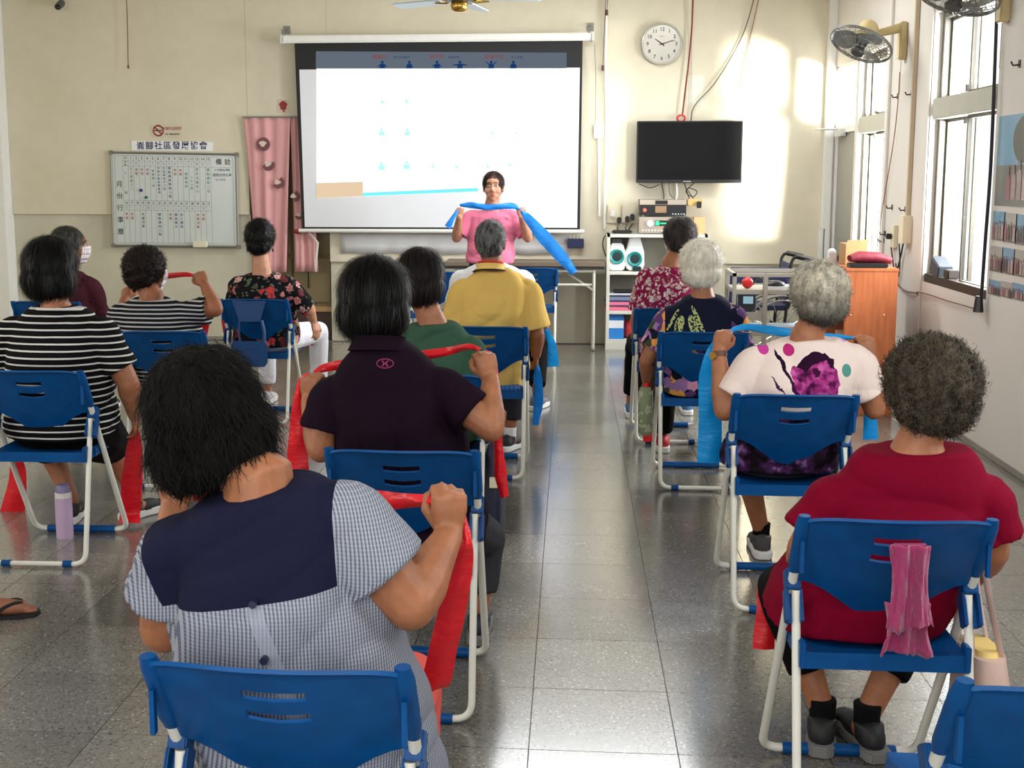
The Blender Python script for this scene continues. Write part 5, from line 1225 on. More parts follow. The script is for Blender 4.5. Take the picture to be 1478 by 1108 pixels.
# 10 bold stripes
ts, bs_, Ls = person('stripe', 'person in bold black-and-white striped T-shirt with black bobbed hair at left edge', SK2, P(75, 388, 4.70), hyaw=0, shL=P(20, 480, 4.66), shR=P(146, 480, 4.66),
    arms={'R': (P(185, 552, 4.68), P(194, 600, 4.78), (-1, 0, 0), 'relax'), 'L': (P(-18, 552, 4.68), P(-20, 600, 4.8), (1, 0, 0), 'relax')}, g=1.16, top=stripes('bold_stripe_jersey', (12, 12, 14), (200, 198, 194), .0275, .24, .12), sleeve=.72, neck=P(86, 443, 4.64), nw=.085, hem=-.05,
    pants=M_black, knees=[P(68, 640, 5.06), P(158, 640, 5.08)], ankles=[(-2.25, 5.04, .10), (-1.98, 5.12, .10)], legend=.08, pant_r=(.115, .095, .08), toes=(.1, -.5), shoes=M_shoe_b, sole=M_sole, hair=('bob', H_black, 1.10, 6000, .0013), vox=.006, topname='t_shirt', armr=1.12)
sc = (Ls(P(18, 492, 4.66)) + Ls(P(148, 492, 4.66))) / 2
MB().tube([V(*Ls(P(86, 443, 4.64))) + V(math.cos(a) * .094, math.sin(a) * .070, -.008 - math.sin(a) * .006) for a in np.linspace(0, 2 * PI, 28)], .005, 6).build('collar', mat('white_piping', (210, 208, 204), .9), ts, smooth=True)
# 11 maroon, looking right
person('far', 'person in maroon top with grey-streaked hair in a bun, looking to the right', SK2, P(103, 356, 7.20), hyaw=62, shL=P(66, 412, 7.16), shR=P(130, 412, 7.18), top=floral('maroon_print', (62, 26, 34), [(74, 34, 42), (52, 22, 30)], 40, .5),
    sleeve=1.5, sleeve_r=(.066, .05), pants=M_black, shoes=M_shoe_b, hair=('tied', H_dgrey, 1.06, 2500, .0018), mask=(226, 216, 196), topname='blouse', g=1.05, neck=P(100, 393, 7.15))
# 12 fine stripes, arm raised
person('stripe2', 'person in fine-striped T-shirt with curly brown hair, right arm raised', SK1, P(212, 391, 5.90), hyaw=28, shL=P(174, 455, 5.86), shR=P(266, 452, 5.86),
    arms={'R': (P(311, 446, 5.84), P(296, 412, 5.90), (-.6, 1, 0), 'fist', (-.45, .2, .8)), 'L': (P(168, 480, 5.95), P(180, 432, 6.1), (.2, 1, 0), 'fist')}, g=1.1, top=stripes('fine_stripe_jersey', (20, 22, 28), (176, 176, 178), .021, .36, .12), sleeve=.74, sleeve_r=(.07, .076),
    pants=M_black, shoes=M_shoe_b, hair=('perm', H_brown, 1.04, 4000, .0015), mask=(176, 205, 218), topname='t_shirt', hem=-.15, neck=P(212, 431, 5.85), nw=.08)
# 13 black floral, white trousers
tb, bb_, Lb = person('tablet', 'person in black blouse with red and pink flowers and white trousers', SK3, P(376, 346, 7.42), shL=P(343, 413, 7.38), shR=P(414, 411, 7.38), arms={'R': (P(444, 442, 7.40), P(452, 462, 7.46), (0, .2, -1), 'relax', (.3, 0, -1))},
    top=floral('black_rose_print', (22, 20, 24), [(196, 70, 74), (206, 132, 132), (120, 58, 60), (226, 176, 170), (96, 112, 84)], 20, .62, leaf=(92, 96, 84)), sleeve=1.02, sleeve_r=(.06, .06), neck=P(378, 395, 7.38), nw=.095, g=1.08, pants=cloth('white_trouser', (236, 236, 244)),
    ankles=[(-2.08, 7.86, .10), (-1.72, 7.86, .10)], knees=[(-2.08, 7.88, .5), (-1.72, 7.88, .5)], legend=.9, shoes=mat('pale_sandal', (200, 196, 196), .6), hair=('short', H_black, 1.12, 4000, .0014), topname='blouse')
for s in (-1, 1):
    q = Lb(P(376, 346, 7.42)) + V(s * .082, -.01, -.065); MB().ball(q, (.006, .006, .012), 8, 6).build('earring', mat('dark_bead', (24, 22, 24), .3), tb, smooth=True)
# 14 instructor, standing and facing the class
RZ = PI
def flip(p): return p
io = (-.67, 9.72)
ti, bi, Li = person(None, 'instructor in pink T-shirt standing before the screen, facing the class', SK3, P(712, 270, 9.70), hpitch=0, hscale=1.06, shL=P(741, 314, 9.73), shR=P(679, 314, 9.73),
    arms={'L': (P(762, 343, 9.68), P(753, 314, 9.55), (0, 1, 0), 'fist', (-.2, .2, 1)), 'R': (P(659, 343, 9.68), P(663, 314, 9.55), (0, 1, 0), 'fist', (.1, .2, 1))}, origin=io, rz=PI, hip=V(0, 0, .88),
    knees=[(-.58, 9.70, .50), (-.76, 9.70, .50)], ankles=[(-.57, 9.73, .10), (-.77, 9.73, .10)], top=cloth('pink_jersey', (216, 118, 146)), sleeve=.80, sleeve_r=(.066, .072), neck=P(712, 305, 9.72), nw=.07, hem=-.10, pants=cloth('dark_grey_jogger', (62, 58, 62)), legend=.96,
    shoes=M_shoe_g, hair=('tied', hairmat('dark_auburn_hair', (34, 22, 20), (62, 42, 36)), 1.0, 3000, .0016), topname='t_shirt', vox=.006, group=None)
# low ponytail over one shoulder
# 15 person outside the frame whose sandalled foot reaches in
SEATS['edge'] = (-2.62, 3.50, 0)
CH['edge'] = dup(chair0, (-2.62, 3.50, 0), 0, 'blue folding chair beyond the left edge of the frame, under the sandal wearer')
tf, bf, Lf = person('edge', 'person beyond the left edge, only a bare foot in a black thong sandal showing', (150, 96, 72), (-2.62, 3.53, 1.13), shL=(-2.79, 3.48, .90), shR=(-2.45, 3.48, .90), top=cloth('beige_cloth', (160, 150, 130)), pants=M_dark,
    knees=[(-2.72, 3.94, .50), (-2.32, 3.86, .50)], ankles=[(-2.75, 3.90, .095), (-2.05, 3.86, .095)], toes=(0, -1.25), legend=.8, hair=('short', H_black, 1, 600, .003), vox=.007, group=None)
for s, (a, hd) in enumerate((((-2.75, 3.90), 0), ((-2.05, 3.86), -1.25))):
    q = Lf((a[0], a[1], 0)); M = Matrix.Translation(q) @ Matrix.Rotation(hd, 4, 'Z')
    out = [(-.030, -.06), (.030, -.06), (.034, .03), (.046, .10), (.040, .155), (.012, .178), (-.020, .172), (-.042, .13), (-.040, .07), (-.034, .0)]
    fo = MB().prism(out, lambda u, v: M @ V(u, v, .001), lambda u, v: M @ V(u, v, .014)).build('sandal', mat('black_foam', (24, 24, 24), .8), tf, bevel=.003)
    fo.data.materials[0] = mat('black_foam')
    for e in (-1, 1): MB().tube(smoothpath([M @ V(0, .135, .016), M @ V(e * .012, .11, .052), M @ V(e * .034, .06, .045), M @ V(e * .038, .02, .012)], 5), .006, 8).build('strap', mat('black_foam'), fo, smooth=True)
# ================================================================ FANS
M_beige = mat('beige_enamel', (196, 176, 128), .4); M_cage = mat('cage_wire', (118, 120, 114), .4, .5, var=0); M_blade = mat('smoke_blade', (110, 116, 116), .3, var=0, alpha=.7)
def wall_fan(label, cen, nrm, mount, R=.215):
    t = thing('wall_fan', label, 'fan', tuple(cen), group=None); n = Vector(nrm).normalized(); M = n.to_track_quat('Z', 'Y').to_matrix(); c0 = Vector(tuple(cen))
    for k, (zz, name) in enumerate(((.075, 'front_cage'), (-.055, 'rear_cage'))):
        b = MB(); b.tube([M @ V(math.cos(a) * R, math.sin(a) * R, 0.006 if k == 0 else -.006) for a in np.linspace(0, 2 * PI, 41)[:-1]], .0055, 6, closed=True)
        for i in range(28):
            a = 2 * PI * i / 28; pts = [M @ V(math.cos(a) * R * q, math.sin(a) * R * q, zz * math.cos(q * PI / 2) ** .8) for q in (.22, .5, .75, .92, 1.0)]
            b.tube(pts, .0018, 4)
        for q in (.45, .72): b.tube([M @ V(math.cos(a) * R * q, math.sin(a) * R * q, zz * math.cos(q * PI / 2) ** .8) for a in np.linspace(0, 2 * PI, 31)[:-1]], .002, 4, closed=True)
        o = b.build(name, M_cage, t, smooth=True); o['kind'] = 'stuff'
    MB().cyl(M @ V(0, 0, .062), M @ V(0, 0, .078), .048, .042, 20).build('badge', mat('dark_badge', (40, 42, 42), .5), t, smooth=True)
    for i in range(3):
        b = MB(); R_ = []
        for q in np.linspace(.2, .93, 7):
            a = 2 * PI * i / 3 + q * .5; w = .55 * math.sin(min(1, q * 1.15) * PI) + .28
            R_.append([M @ V(math.cos(a + s * w) * R * q, math.sin(a + s * w) * R * q, s * .022 + o_) for s, o_ in ((-1, 0), (0, .004), (1, 0), (1, -.003), (0, .001), (-1, -.003))])
        b.rings(R_); b.build('blade', M_blade, t, smooth=True)
    MB().cyl(M @ V(0, 0, -.03), M @ V(0, 0, .035), .045, .035, 16).build('hub', M_blk, t, smooth=True)
    b = MB(); b.tube([M @ V(0, 0, -.055), M @ V(0, 0, -.075), M @ V(0, 0, -.15), M @ V(0, 0, -.175)], [.055, .072, .066, .045], 16); b.build('motor_housing', M_beige, t, smooth=True)
    mt = Vector(tuple(mount)) - c0; j = M @ V(0, 0, -.10)
    top = mt + V(-.035, 0, .02); MB().tube([j, j.lerp(top, .25) + V(0, 0, -.02), top], [.022, .026, .034], 10, flat=.7).build('arm', M_beige, t, smooth=True)
    MB().bx(mt.x - .055, mt.x + 0, mt.y - .04, mt.y + .04, mt.z - .20, mt.z + .06).build('wall_plate', M_beige, t, bevel=.01)
    MB().tube([mt + V(-.03, 0, -.2), mt + V(-.03, 0, -.44)], .0025, 5).build('pull_string', mat('string', (170, 160, 140), .8, var=0), t)
    return t
m1 = P(1306, 44, 8.68); wall_fan('beige wall fan with round cage between the two windows, tilted downwards', P(1243, 64, 8.55), (-.42, -.30, -.86), (XR, 8.68, m1[2]))
m2 = P(1455, -14, 6.71); wall_fan('wall fan at the top right corner of the picture, cut off by its edge', P(1382, -8, 6.50), (-.34, -.22, -.9), (XR, 6.71, m2[2] + .03))
# ceiling fan
hz = float(P(663, 8, 8.5)[2]); hx = float(P(663, 8, 8.5)[0])
t = thing('ceiling_fan', 'ceiling fan with brass hub and pale blades above the screen', 'fan', (hx, 8.5, hz))
MB().cyl((0, 0, .12), (0, 0, 3.35 - hz), .014, seg=10).build('down_rod', mat('brass', (190, 150, 70), .25, .9, var=0), t, smooth=True)
MB().lathe([(.001, .14), (.09, .13), (.125, .08), (.12, .035), (.06, .02), (.001, .02)], seg=24).build('motor_housing', mat('dark_bronze', (34, 32, 30), .4, .5), t, smooth=True)
MB().lathe([(.001, .02), (.055, .02), (.062, 0), (.055, -.03), (.035, -.045), (.001, -.047)], seg=20).build('brass_cap', mat('brass'), t, smooth=True)
MB().cyl((0, 0, 3.35 - hz - .05), (0, 0, 3.35 - hz), .05, .065, 16).build('canopy', mat('brass'), t, smooth=True)
for i, a in enumerate((.12, 1.38, 2.63, 3.9, 5.15)):
    M = Matrix.Rotation(a, 4, 'Z') @ Matrix.Rotation(.14, 4, 'X')
    b = MB(); b.prism([(.16, -.045), (.20, -.058), (.54, -.066), (.57, -.05), (.57, .05), (.54, .066), (.20, .058), (.16, .045)], lambda u, v: M @ V(u, v, .035), lambda u, v: M @ V(u, v, .043)); b.build('blade', mat('pale_blade', (176, 196, 204), .3), t, bevel=.002)
    MB().tube([M @ V(.07, 0, .04), M @ V(.12, 0, .025), M @ V(.21, 0, .034)], .010, 8, flat=.5).build('blade_bracket', mat('brass'), t, smooth=True)
# ================================================================ RIGHT WALL THINGS
def RW(x, y): # point on the right wall seen at x, y
    d = FW * FPX + RT * (x - PPX) - UP * (y - PPY); return CP + d * (XR / d[0])
def rbox(name, label, cat, x, y, w, h, th, m, bev=.004):
    q = RW(x, y); o = MB().bx(-th, 0, -w / 2, w / 2, -h / 2, h / 2).build(name, m, None, bevel=bev); o.location = (XR, q[1], q[2]); return tag(o, label, cat)
q0, q1 = RW(1322, -10), RW(1313, 314)
o = MB().bx(-.028, 0, -.018, .018, 0, 3.35 - q1[2] - .01).build('conduit', mat('tan_conduit', (188, 170, 142), .5), None, bevel=.004); o.location = (XR, q1[1], q1[2]); tag(o, 'tan square conduit running up the right wall between the windows', 'conduit')
jb = rbox('junction_box', 'cream junction box at the foot of the tan conduit', 'box', 1313, 331, .12, .19, .06, M_cream)
sb2 = rbox('wall_socket', 'cream wall socket with a black plug left of the junction box', 'socket', 1293, 341, .12, .16, .03, M_cream)
q = RW(1291, 342); MB().bx(-.07, -.03, -.02, .02, -.02, .02).build('plug', M_blk, sb2, bevel=.006)
for k, (dy, dz) in enumerate(((-.18, .06), (-.20, -.02), (-.16, -.07))): pass
def rc(name, label, pts, r, m, off=.02): return cable(name, label, [RW(x, y) - np.array((off, 0, 0)) for x, y in pts], r, m)
rc('cable', 'dark cable crossing from the junction box down behind the cabinet', [(1309, 346), (1303, 375), (1296, 402), (1290, 450), (1284, 500)], .006, M_blk)
rc('cable', 'brown cable swinging from the wall socket along the window sill', [(1290, 354), (1294, 385), (1300, 410), (1312, 420), (1328, 423)], .006, mat('brown_cable', (96, 50, 40), .5))
rc('cable', 'thin red-brown cable sagging under the near window sill', [(1328, 421), (1345, 425), (1372, 434), (1400, 442), (1424, 449)], .004, mat('brown_cable'))
rc('cable', 'dark looped cable between socket and junction box', [(1302, 352), (1303, 380), (1300, 400), (1297, 380)], .005, M_blk)
rc('fan_lead', 'thin lead falling from the wall fan to the socket', [(1303, 104), (1300, 150), (1293, 210), (1281, 280), (1274, 325)], .004, mat('tan_cable'))
rc('sash_cord', 'black cord hanging along the near edge of the large window', [(1448, -10), (1444, 100), (1438, 240), (1430, 350), (1424, 435)], .010, mat('dark_cord', (34, 28, 34), .7), .03)
q = RW(1423, 440); o = MB().tube([(-.03, 0, .05), (-.03, 0, -.04)], [.02, .03], 8).build('cord_weight', M_blk, None); o.location = (XR - .01, q[1], q[2]); tag(o, 'black lump at the bottom of the window cord', 'cord weight')
for (x, y, lb) in ((1296, 139, 'left hook of the upper pair below the wall fan'), (1316, 135, 'right hook of the upper pair below the wall fan'), (1288, 299, 'left hook of the pair above the socket'), (1307, 302, 'right hook of the pair above the socket'), (1472, 92, 'hook near the right edge, right of the large window'), (1278, 337, 'upper hook left of the wall socket'), (1276, 347, 'lower hook left of the wall socket')):
    q = RW(x, y); t = thing('wall_hook', lb, 'hook', (XR, q[1], q[2])); MB().bx(-.006, 0, -.012, .012, -.02, .02).build('back_plate', M_blk, t); MB().tube([(0, 0, -.005), (-.035, 0, -.008), (-.045, 0, .012)], .005, 6).build('prong', M_blk, t)
# things on the near window sill
q = RW(1352, 402); t = thing('desk_phone', 'dark grey boxy device leaning on the near window sill', 'phone', (XR + .05, 7.83, .915))
MB().bx(-.04, .05, -.09, .09, 0, .10, Matrix.Rotation(.35, 4, 'X')).build('body', mat('slate_plastic', (56, 62, 70), .5), t, bevel=.006)
o = MB().bx(-.03, .04, -.05, .05, 0, .055).build('small_box', mat('dark_brown_box', (50, 40, 34), .6), None, bevel=.006); o.location = (XR + .05, 7.60, .915); tag(o, 'small dark brown box in the middle of the near window sill', 'box')
# photo prints
def photo(label, x0, y0, x1, y1, kind, seed, slope=0):
    a, c = RW(x0, y0), RW(x1, y1); Y0, Y1 = a[1], c[1]; Z0, Z1 = a[2], c[2]
    t = thing('photo_print', label, 'photo', (XR, (Y0 + Y1) / 2, (Z0 + Z1) / 2), group='photo prints right of the window'); w = (Y0 - Y1) / 2; h = (Z0 - Z1) / 2
    rnd = random.Random(seed)
    def fl(name, pts, m, d): MB().prism(pts, lambda u, v: (-d, -u, v), lambda u, v: (-d + .0006, -u, v)).build(name, m, t)
    sky = mat('print_sky', (112, 156, 184), .35, var=.1); grd = mat('print_ground', (110, 112, 112), .35, var=.2, vs=20)
    MB().bx(-.002, 0, -w, w, -h, h).build('paper', mat('print_paper', (178, 182, 182), .35, var=.12, vs=16), t)
    fl('sky', [(-w, -h * .1), (w, -h * .1), (w, h), (-w, h)], sky if kind != 'dim' else mat('print_haze', (168, 166, 160), .35, var=.15, vs=20), .0032); fl('ground', [(-w, -h), (w, -h), (w, -h * .1), (-w, -h * .1)], grd, .0032)
    if kind == 'tree': fl('tree', [(w * .45 + math.cos(a_) * w * .62, h * .45 + math.sin(a_) * h * .52 * (1 + .04 * math.sin(5 * a_))) for a_ in np.linspace(0, 2 * PI, 26)[:-1]], mat('print_tree', (64, 68, 66), .35, var=.1), .0042)
    n = 5 if kind == 'tree' else 4
    for i in range(n):
        u = (-.3 + .28 * i if kind == 'tree' else -.66 + .44 * i) * w; pw = w * (.12 if kind == 'tree' else .17); zt = h * (-.25 if kind == 'tree' else .12) + rnd.uniform(-.1, .1) * h
        c_ = rnd.choice(((150, 96, 104), (176, 158, 154), (92, 66, 74), (160, 136, 134), (78, 78, 88)))
        fl('printed_figure', [(u - pw, -h * .85), (u + pw, -h * .85), (u + pw * .9, zt - h * .1), (u + pw * .5, zt), (u - pw * .5, zt), (u - pw * .9, zt - h * .1)], mat('print_%d_%d' % (c_[0], c_[1]), c_, .35, var=.3, vs=60), .0048 + .0003 * i)
        fl('printed_head', [(u + math.cos(q_) * pw * .5, zt + h * .10 + math.sin(q_) * h * .11) for q_ in np.linspace(0, 2 * PI, 9)[:-1]], mat('print_face', (128, 98, 84), .35, var=.3, vs=60), .0066)
photo('large photo print of a round tree and a group, top right of the window', 1443, 168, 1492, 300, 'tree', 1)
k = 0
for row, (y, h) in enumerate(((304, 44), (354, 40), (402, 26))):
    for i in range(3):
        x = 1434 - row * 3 + i * 17; k += 1
        photo('%s small photo print in the %s row under the large one' % (('first', 'second', 'third')[i], ('upper', 'middle', 'lower')[row]), x, y + i * 2.5, x + 16, y + h + i * 3.5, 'dim' if (i + row) % 2 else 'sky', k)
# ================================================================ CABINET, CART, WHEELCHAIR
def woodfn(t, v):
    n = t.noise(t.coord((6, 6, .7)), 5, 5, .6); t.link(t.ramp(n, [(.3, (150, 78, 40)), (.7, (184, 104, 58))]), t.b.inputs['Base Color'])
M_wood = mat('orange_wood', fn=woodfn, rough=.45, var=0)
cx0, cx1, cy0, cy1 = float(P(1217, 500, 7.75)[0]), 2.10, 7.75, 8.42; cz1 = float(P(1286, 392, 7.75)[2])
t = thing('storage_cabinet', 'orange-brown wooden cabinet against the right wall, open on its left side', 'cabinet', (cx0, cy0, 0)); w, d = cx1 - cx0, cy1 - cy0
MB().bx(0, w, 0, .02, 0, cz1).build('side_panel', M_wood, t, bevel=.002); MB().bx(0, w, d - .02, d, 0, cz1).build('side_panel', M_wood, t, bevel=.002)
MB().bx(w - .012, w, .02, d - .02, 0, cz1).build('back_panel', mat('dark_wood2', (92, 50, 30), .6), t); MB().bx(-.004, w + .004, -.004, d + .004, cz1, cz1 + .02).build('top_panel', M_wood, t, bevel=.003)
for z in (.06, .36, .64): MB().bx(.005, w - .012, .02, d - .02, z - .018, z).build('shelf', M_wood, t)
for (x, y) in ((1228, 454), (1276, 454), (1226, 520), (1275, 520), (1228, 575), (1277, 577)):
    q = P(x, y, cy0) - np.array((cx0, cy0, 0)); MB().cyl((q[0], 0, q[2]), (q[0], -.003, q[2]), .006, seg=8).build('dowel_cap', mat('pale_cap', (214, 180, 150), .5), t)
for i, (z, c, lb) in enumerate(((.64, (90, 80, 76), 'grey box on the upper cabinet shelf'), (.36, (150, 120, 90), 'tan box on the middle cabinet shelf'), (.06, (60, 60, 70), 'dark box on the bottom cabinet shelf'))):
    o = MB().bx(0, .18, 0, .26, .001, .15).build('storage_box', mat('sbox%d' % i, c, .6), None, bevel=.004); o.location = (cx0 + .04, cy0 + .1 + .08 * i, z); tag(o, lb, 'box')
zt = cz1 + .02
b = MB(); b.tube([(0, 0, .045), (.06, .02, .055), (.19, .02, .05), (.27, 0, .03)], [.03, .05, .048, .028], 12, flat=.75, ref=(0, 1, 0)); o = b.build('folded_bag', mat('maroon_cloth', (120, 22, 40), .6, bump=.5, bs=18, bd=.01), None, smooth=True); o.location = (cx0 + .04, 7.85, zt + .012); tag(o, 'folded dark red bag on top of the wooden cabinet', 'bag')
o = MB().bx(0, .24, 0, .12, .001, .03).build('black_folder', M_blk, None, bevel=.006); o.location = (cx0 + .03, 7.77, zt); tag(o, 'flat black folder under the edge of the red bag', 'folder')
b = MB(); b.bx(0, .14, 0, .20, .001, .14); b.prism([(0, .14), (.14, .14), (.15, .17), (.01, .165)], lambda u, v: (u, 0, v), lambda u, v: (u, .004, v)); o = b.build('cardboard_box', mat('kraft', (170, 130, 84), .7), None); o.location = (cx0 + .06, 8.05, zt); tag(o, 'open kraft cardboard box on the cabinet behind the red bag', 'box')
for i, (x, y, c) in enumerate(((1208, 371, (222, 222, 222)), (1213, 380, (60, 60, 62)), (1203, 383, (150, 130, 100)))):
    q = P(x, y, 8.28); o = MB().ball((0, 0, .03 + (.035 if i == 0 else 0)), (.03, .03, .03), 12, 8).bx(-.025, .025, -.025, .025, 0, .035 + (.03 if i == 0 else 0)).build('small_bottle', mat('clut%d' % i, c, .5), None, smooth=True); o.location = (cx0 + .03 + .065 * i, 8.33, zt); tag(o, ('white capped', 'black', 'tan')[i] + ' small bottle at the far corner of the cabinet top', 'bottle')
# aluminium cart
ty = 8.7; cX0, cX1 = float(P(1060, 415, ty)[0]), float(P(1060, 415, ty)[0]) + .62; q = lambda y: float(P(1080, y, ty)[2])
t = thing('trolley', 'pale metal tiered trolley with a red ball on its upper shelf', 'trolley', (cX0, ty, 0)); M_tr = mat('pale_metal', (168, 163, 152), .4, .2)
w, d = cX1 - cX0, .42; ztop = q(394); z1 = q(418); z2 = q(478); z3 = q(545)
for x in (0, w):
    for y in (0, d): MB().bx(x - .014, x + .014, y - .014, y + .014, .07, ztop).build('post', M_tr, t, bevel=.003); MB().cyl((x - .012, y, .036), (x + .012, y, .036), .034, seg=14).build('castor', M_blk, t, smooth=True)
MB().bx(w * .36 - .016, w * .36 + .016, -.016, .016, z3, ztop).build('middle_post', M_tr, t, bevel=.003)
for z in (ztop, ): 
    for (a, c_, e, f_) in ((0, w, 0, 0), (0, w, d, d), (0, 0, 0, d), (w, w, 0, d)): MB().bx(a - .014, c_ + .014, e - .014, f_ + .014, z - .028, z).build('rail', M_tr, t, bevel=.003)
for z in (z1, z2, z3, .16): MB().bx(0, w, 0, d, z - .035, z).build('tray', M_tr if z != z3 else mat('grey_tray', (120, 118, 114), .5), t, bevel=.004)
MB().bx(.01, w * .36 - .02, -.008, 0, q(462), q(450)).build('side_plate', M_tr, t); 
q_ = P(1079, 405, ty + .1); o = MB().ball((0, 0, 0), .042, 20, 14).build('red_ball', mat('ball_red', (214, 30, 34), .4), None, smooth=True); o.location = (q_[0], ty + .1, z1 + .0425); tag(o, 'red ball on the upper trolley shelf', 'ball')
o = MB().ball((0, 0, .03), (.08, .06, .03), 14, 8).build('black_pouch', M_blk, None, smooth=True); o.location = (q_[0] + .20, ty + .12, z1 + .001); tag(o, 'black pouch beside the red ball on the trolley', 'pouch')
o = MB().tube([(-.09, 0, .07), (-.03, .01, .075), (.02, 0, .04), (.08, .01, .08)], .012, 8).tube([(-.06, 0, .01), (-.03, 0, .075)], .008, 6).tube([(.06, 0, .01), (.05, 0, .06)], .008, 6).build('black_strap', M_blk, None, smooth=True); o.location = (q_[0] + .12, ty + .25, z1 + .003); tag(o, 'black looped strap behind the red ball on the trolley', 'strap'); o['kind'] = 'x'; del o['kind']
o = MB().bx(0, .26, 0, .2, .001, .02).build('paper_stack', mat('pale_papers', (206, 208, 212), .6), None); o.location = (cX0 + w * .36 + .03, ty + .06, z1); tag(o, 'flat papers at the right end of the upper trolley shelf', 'paper')
o = MB().bx(0, .34, 0, .25, .001, .025).build('clear_tray_lid', mat('blue_white_plastic', (190, 204, 222), .3), None, bevel=.004); o.location = (cX0 + .15, ty + .08, z2); tag(o, 'pale plastic lid on the second trolley shelf', 'lid')
# wheelchair
wy = 9.75; wxl = float(P(1068, 460, wy)[0]); wxr = wxl + .60
t = thing('wheelchair', 'folded-arm wheelchair with navy seat and black push handle behind the trolley', 'wheelchair', (wxl, wy, 0)); M_nv = mat('navy_vinyl', (28, 40, 84), .5)
RYm = Matrix.Rotation(PI / 2, 3, 'X'); w = .56
for yy, in ((0,), (.46,)):
    cw = V(.34, yy, .30)
    MB().tube([cw + V(math.cos(a) * .285, 0, math.sin(a) * .285) for a in np.linspace(0, 2 * PI, 41)[:-1]], .013, 8, closed=True).build('tyre', mat('grey_tyre', (110, 108, 104), .7), t, smooth=True)
    MB().tube([cw + V(math.cos(a) * .25, -.03 if yy == 0 else .03, math.sin(a) * .25) for a in np.linspace(0, 2 * PI, 41)[:-1]], .008, 6, closed=True).build('hand_rim', M_chrome, t, smooth=True)
    b = MB(); 
    for i in range(14): a = 2 * PI * i / 14; b.tube([cw, cw + V(math.cos(a + .1) * .275, 0, math.sin(a + .1) * .275)], .0025, 4)
    o = b.build('spokes', M_chrome, t); o['kind'] = 'stuff'
    MB().cyl(cw - V(0, .03, 0), cw + V(0, .03, 0), .03, seg=14).build('wheel_hub', M_blk, t, smooth=True)
    MB().tube([V(-.12, yy, .09) + V(math.cos(a) * .075, 0, math.sin(a) * .075) for a in np.linspace(0, 2 * PI, 25)[:-1]], .014, 8, closed=True).build('castor_wheel', M_blk, t, smooth=True)
    zh = float(P(1140, 370, wy)[2])
    MB().tube(rounded([V(.36, yy, .32), V(.40, yy, zh - .04), V(.43, yy, zh), V(.58, yy, zh - .03)], .04, 5), .013, 8).build('push_handle_tube', M_blk, t, smooth=True)
    MB().tube([V(.44, yy, zh), V(.58, yy, zh - .03)], .021, 10).build('handle_grip', M_blk, t, smooth=True)
    MB().tube(rounded([V(.38, yy, .70), V(-.02, yy, .70), V(-.04, yy, .48), V(-.12, yy, .17)], .05, 4), .012, 8).build('side_frame', M_chrome, t, smooth=True)
    MB().bx(-.02, .30, yy - .025, yy + .025, .70, .735).build('armrest', M_nv, t, bevel=.01)
MB().bx(-.03, .40, .02, .44, .46, .50).build('seat', M_nv, t, bevel=.012); MB().bx(.385, .41, .02, .44, .48, zh - .06).build('backrest', M_nv, t, bevel=.01)
MB().bx(-.02, .12, -.012, -.002, .40, .62).build('side_guard', mat('black_vinyl', (22, 24, 34), .5), t); MB().bx(.02, .10, -.016, -.012, .52, .58).build('label_plate', mat('pale_blue_label', (150, 190, 210), .5), t)
q = P(1052, 386, 9.6); t.location.x = wxl
o = MB().prism([(0, 0), (.06, 0), (.06, .53), (.46, .53), (.46, .62), (0, .62)], lambda u, v: (u, 0, v), lambda u, v: (u, .03, v)).build('folded_mat', M_nv, None, bevel=.004); o.location = (float(P(1054, 400, 9.45)[0]), 9.45, 0.0); 
for v in o.data.vertices: v.co.z *= (float(P(1054, 386, 9.45)[2])) / .62
tag(o, 'dark navy L-shaped frame standing between trolley and wheelchair', 'board')
# ================================================================ EXERCISE BANDS
def bandmat(n, c): 
    def fn(t, v): t.bump(t.noise(t.coord((1, 1, 3)), 14, 3), .5, .01)
    return mat(n, c, .38, var=.06, vs=10, spec=.5, fn=fn)
M_bred = bandmat('red_latex', (214, 20, 34)); M_bblue = bandmat('blue_latex', (0, 128, 222)); M_bblue2 = bandmat('bright_blue_latex', (0, 150, 228))
def band(label, segs, m, group=None):
    """each seg: list of (point, width, width direction); all of one band in one mesh"""
    p0 = Vector(tuple(segs[0][0][0])); b = MB()
    for seg in segs:
        pts = smoothpath([Vector(tuple(s[0])) - p0 for s in seg], 6); n = len(pts); R = []
        ws = np.interp(np.linspace(0, len(seg) - 1, n), range(len(seg)), [s[1] for s in seg])
        for i, p in enumerate(pts):
            u = i / 6; k = min(int(u), len(seg) - 2); f = u - k
            d = (Vector(seg[k][2]).normalized() * (1 - f) + Vector(seg[k + 1][2]).normalized() * f).normalized()
            t = (pts[min(i + 1, n - 1)] - pts[max(i - 1, 0)]).normalized(); d = (d - t * d.dot(t)).normalized(); nn = t.cross(d) * .0014; w = ws[i] / 2; crv = nn * 5
            prof = [(-1, 0), (-.5, .8), (0, 1.2), (.5, .6), (1, 0)]
            ring = [p + d * w * a + crv * (c_ + .5 * math.sin(i * .9 + a * 2)) + nn * .5 for a, c_ in prof] + [p + d * w * a + crv * (c_ + .5 * math.sin(i * .9 + a * 2)) - nn * .5 for a, c_ in reversed(prof)]
            R.append(ring)
        b.rings(R)
    o = b.build('exercise_band', m, None, smooth=True, ang=60); o.location = p0
    return tag(o, label, 'exercise band', group)
UPv, XV, D1 = (0, 0, 1), (1, 0, 0), (1, 0, .2)
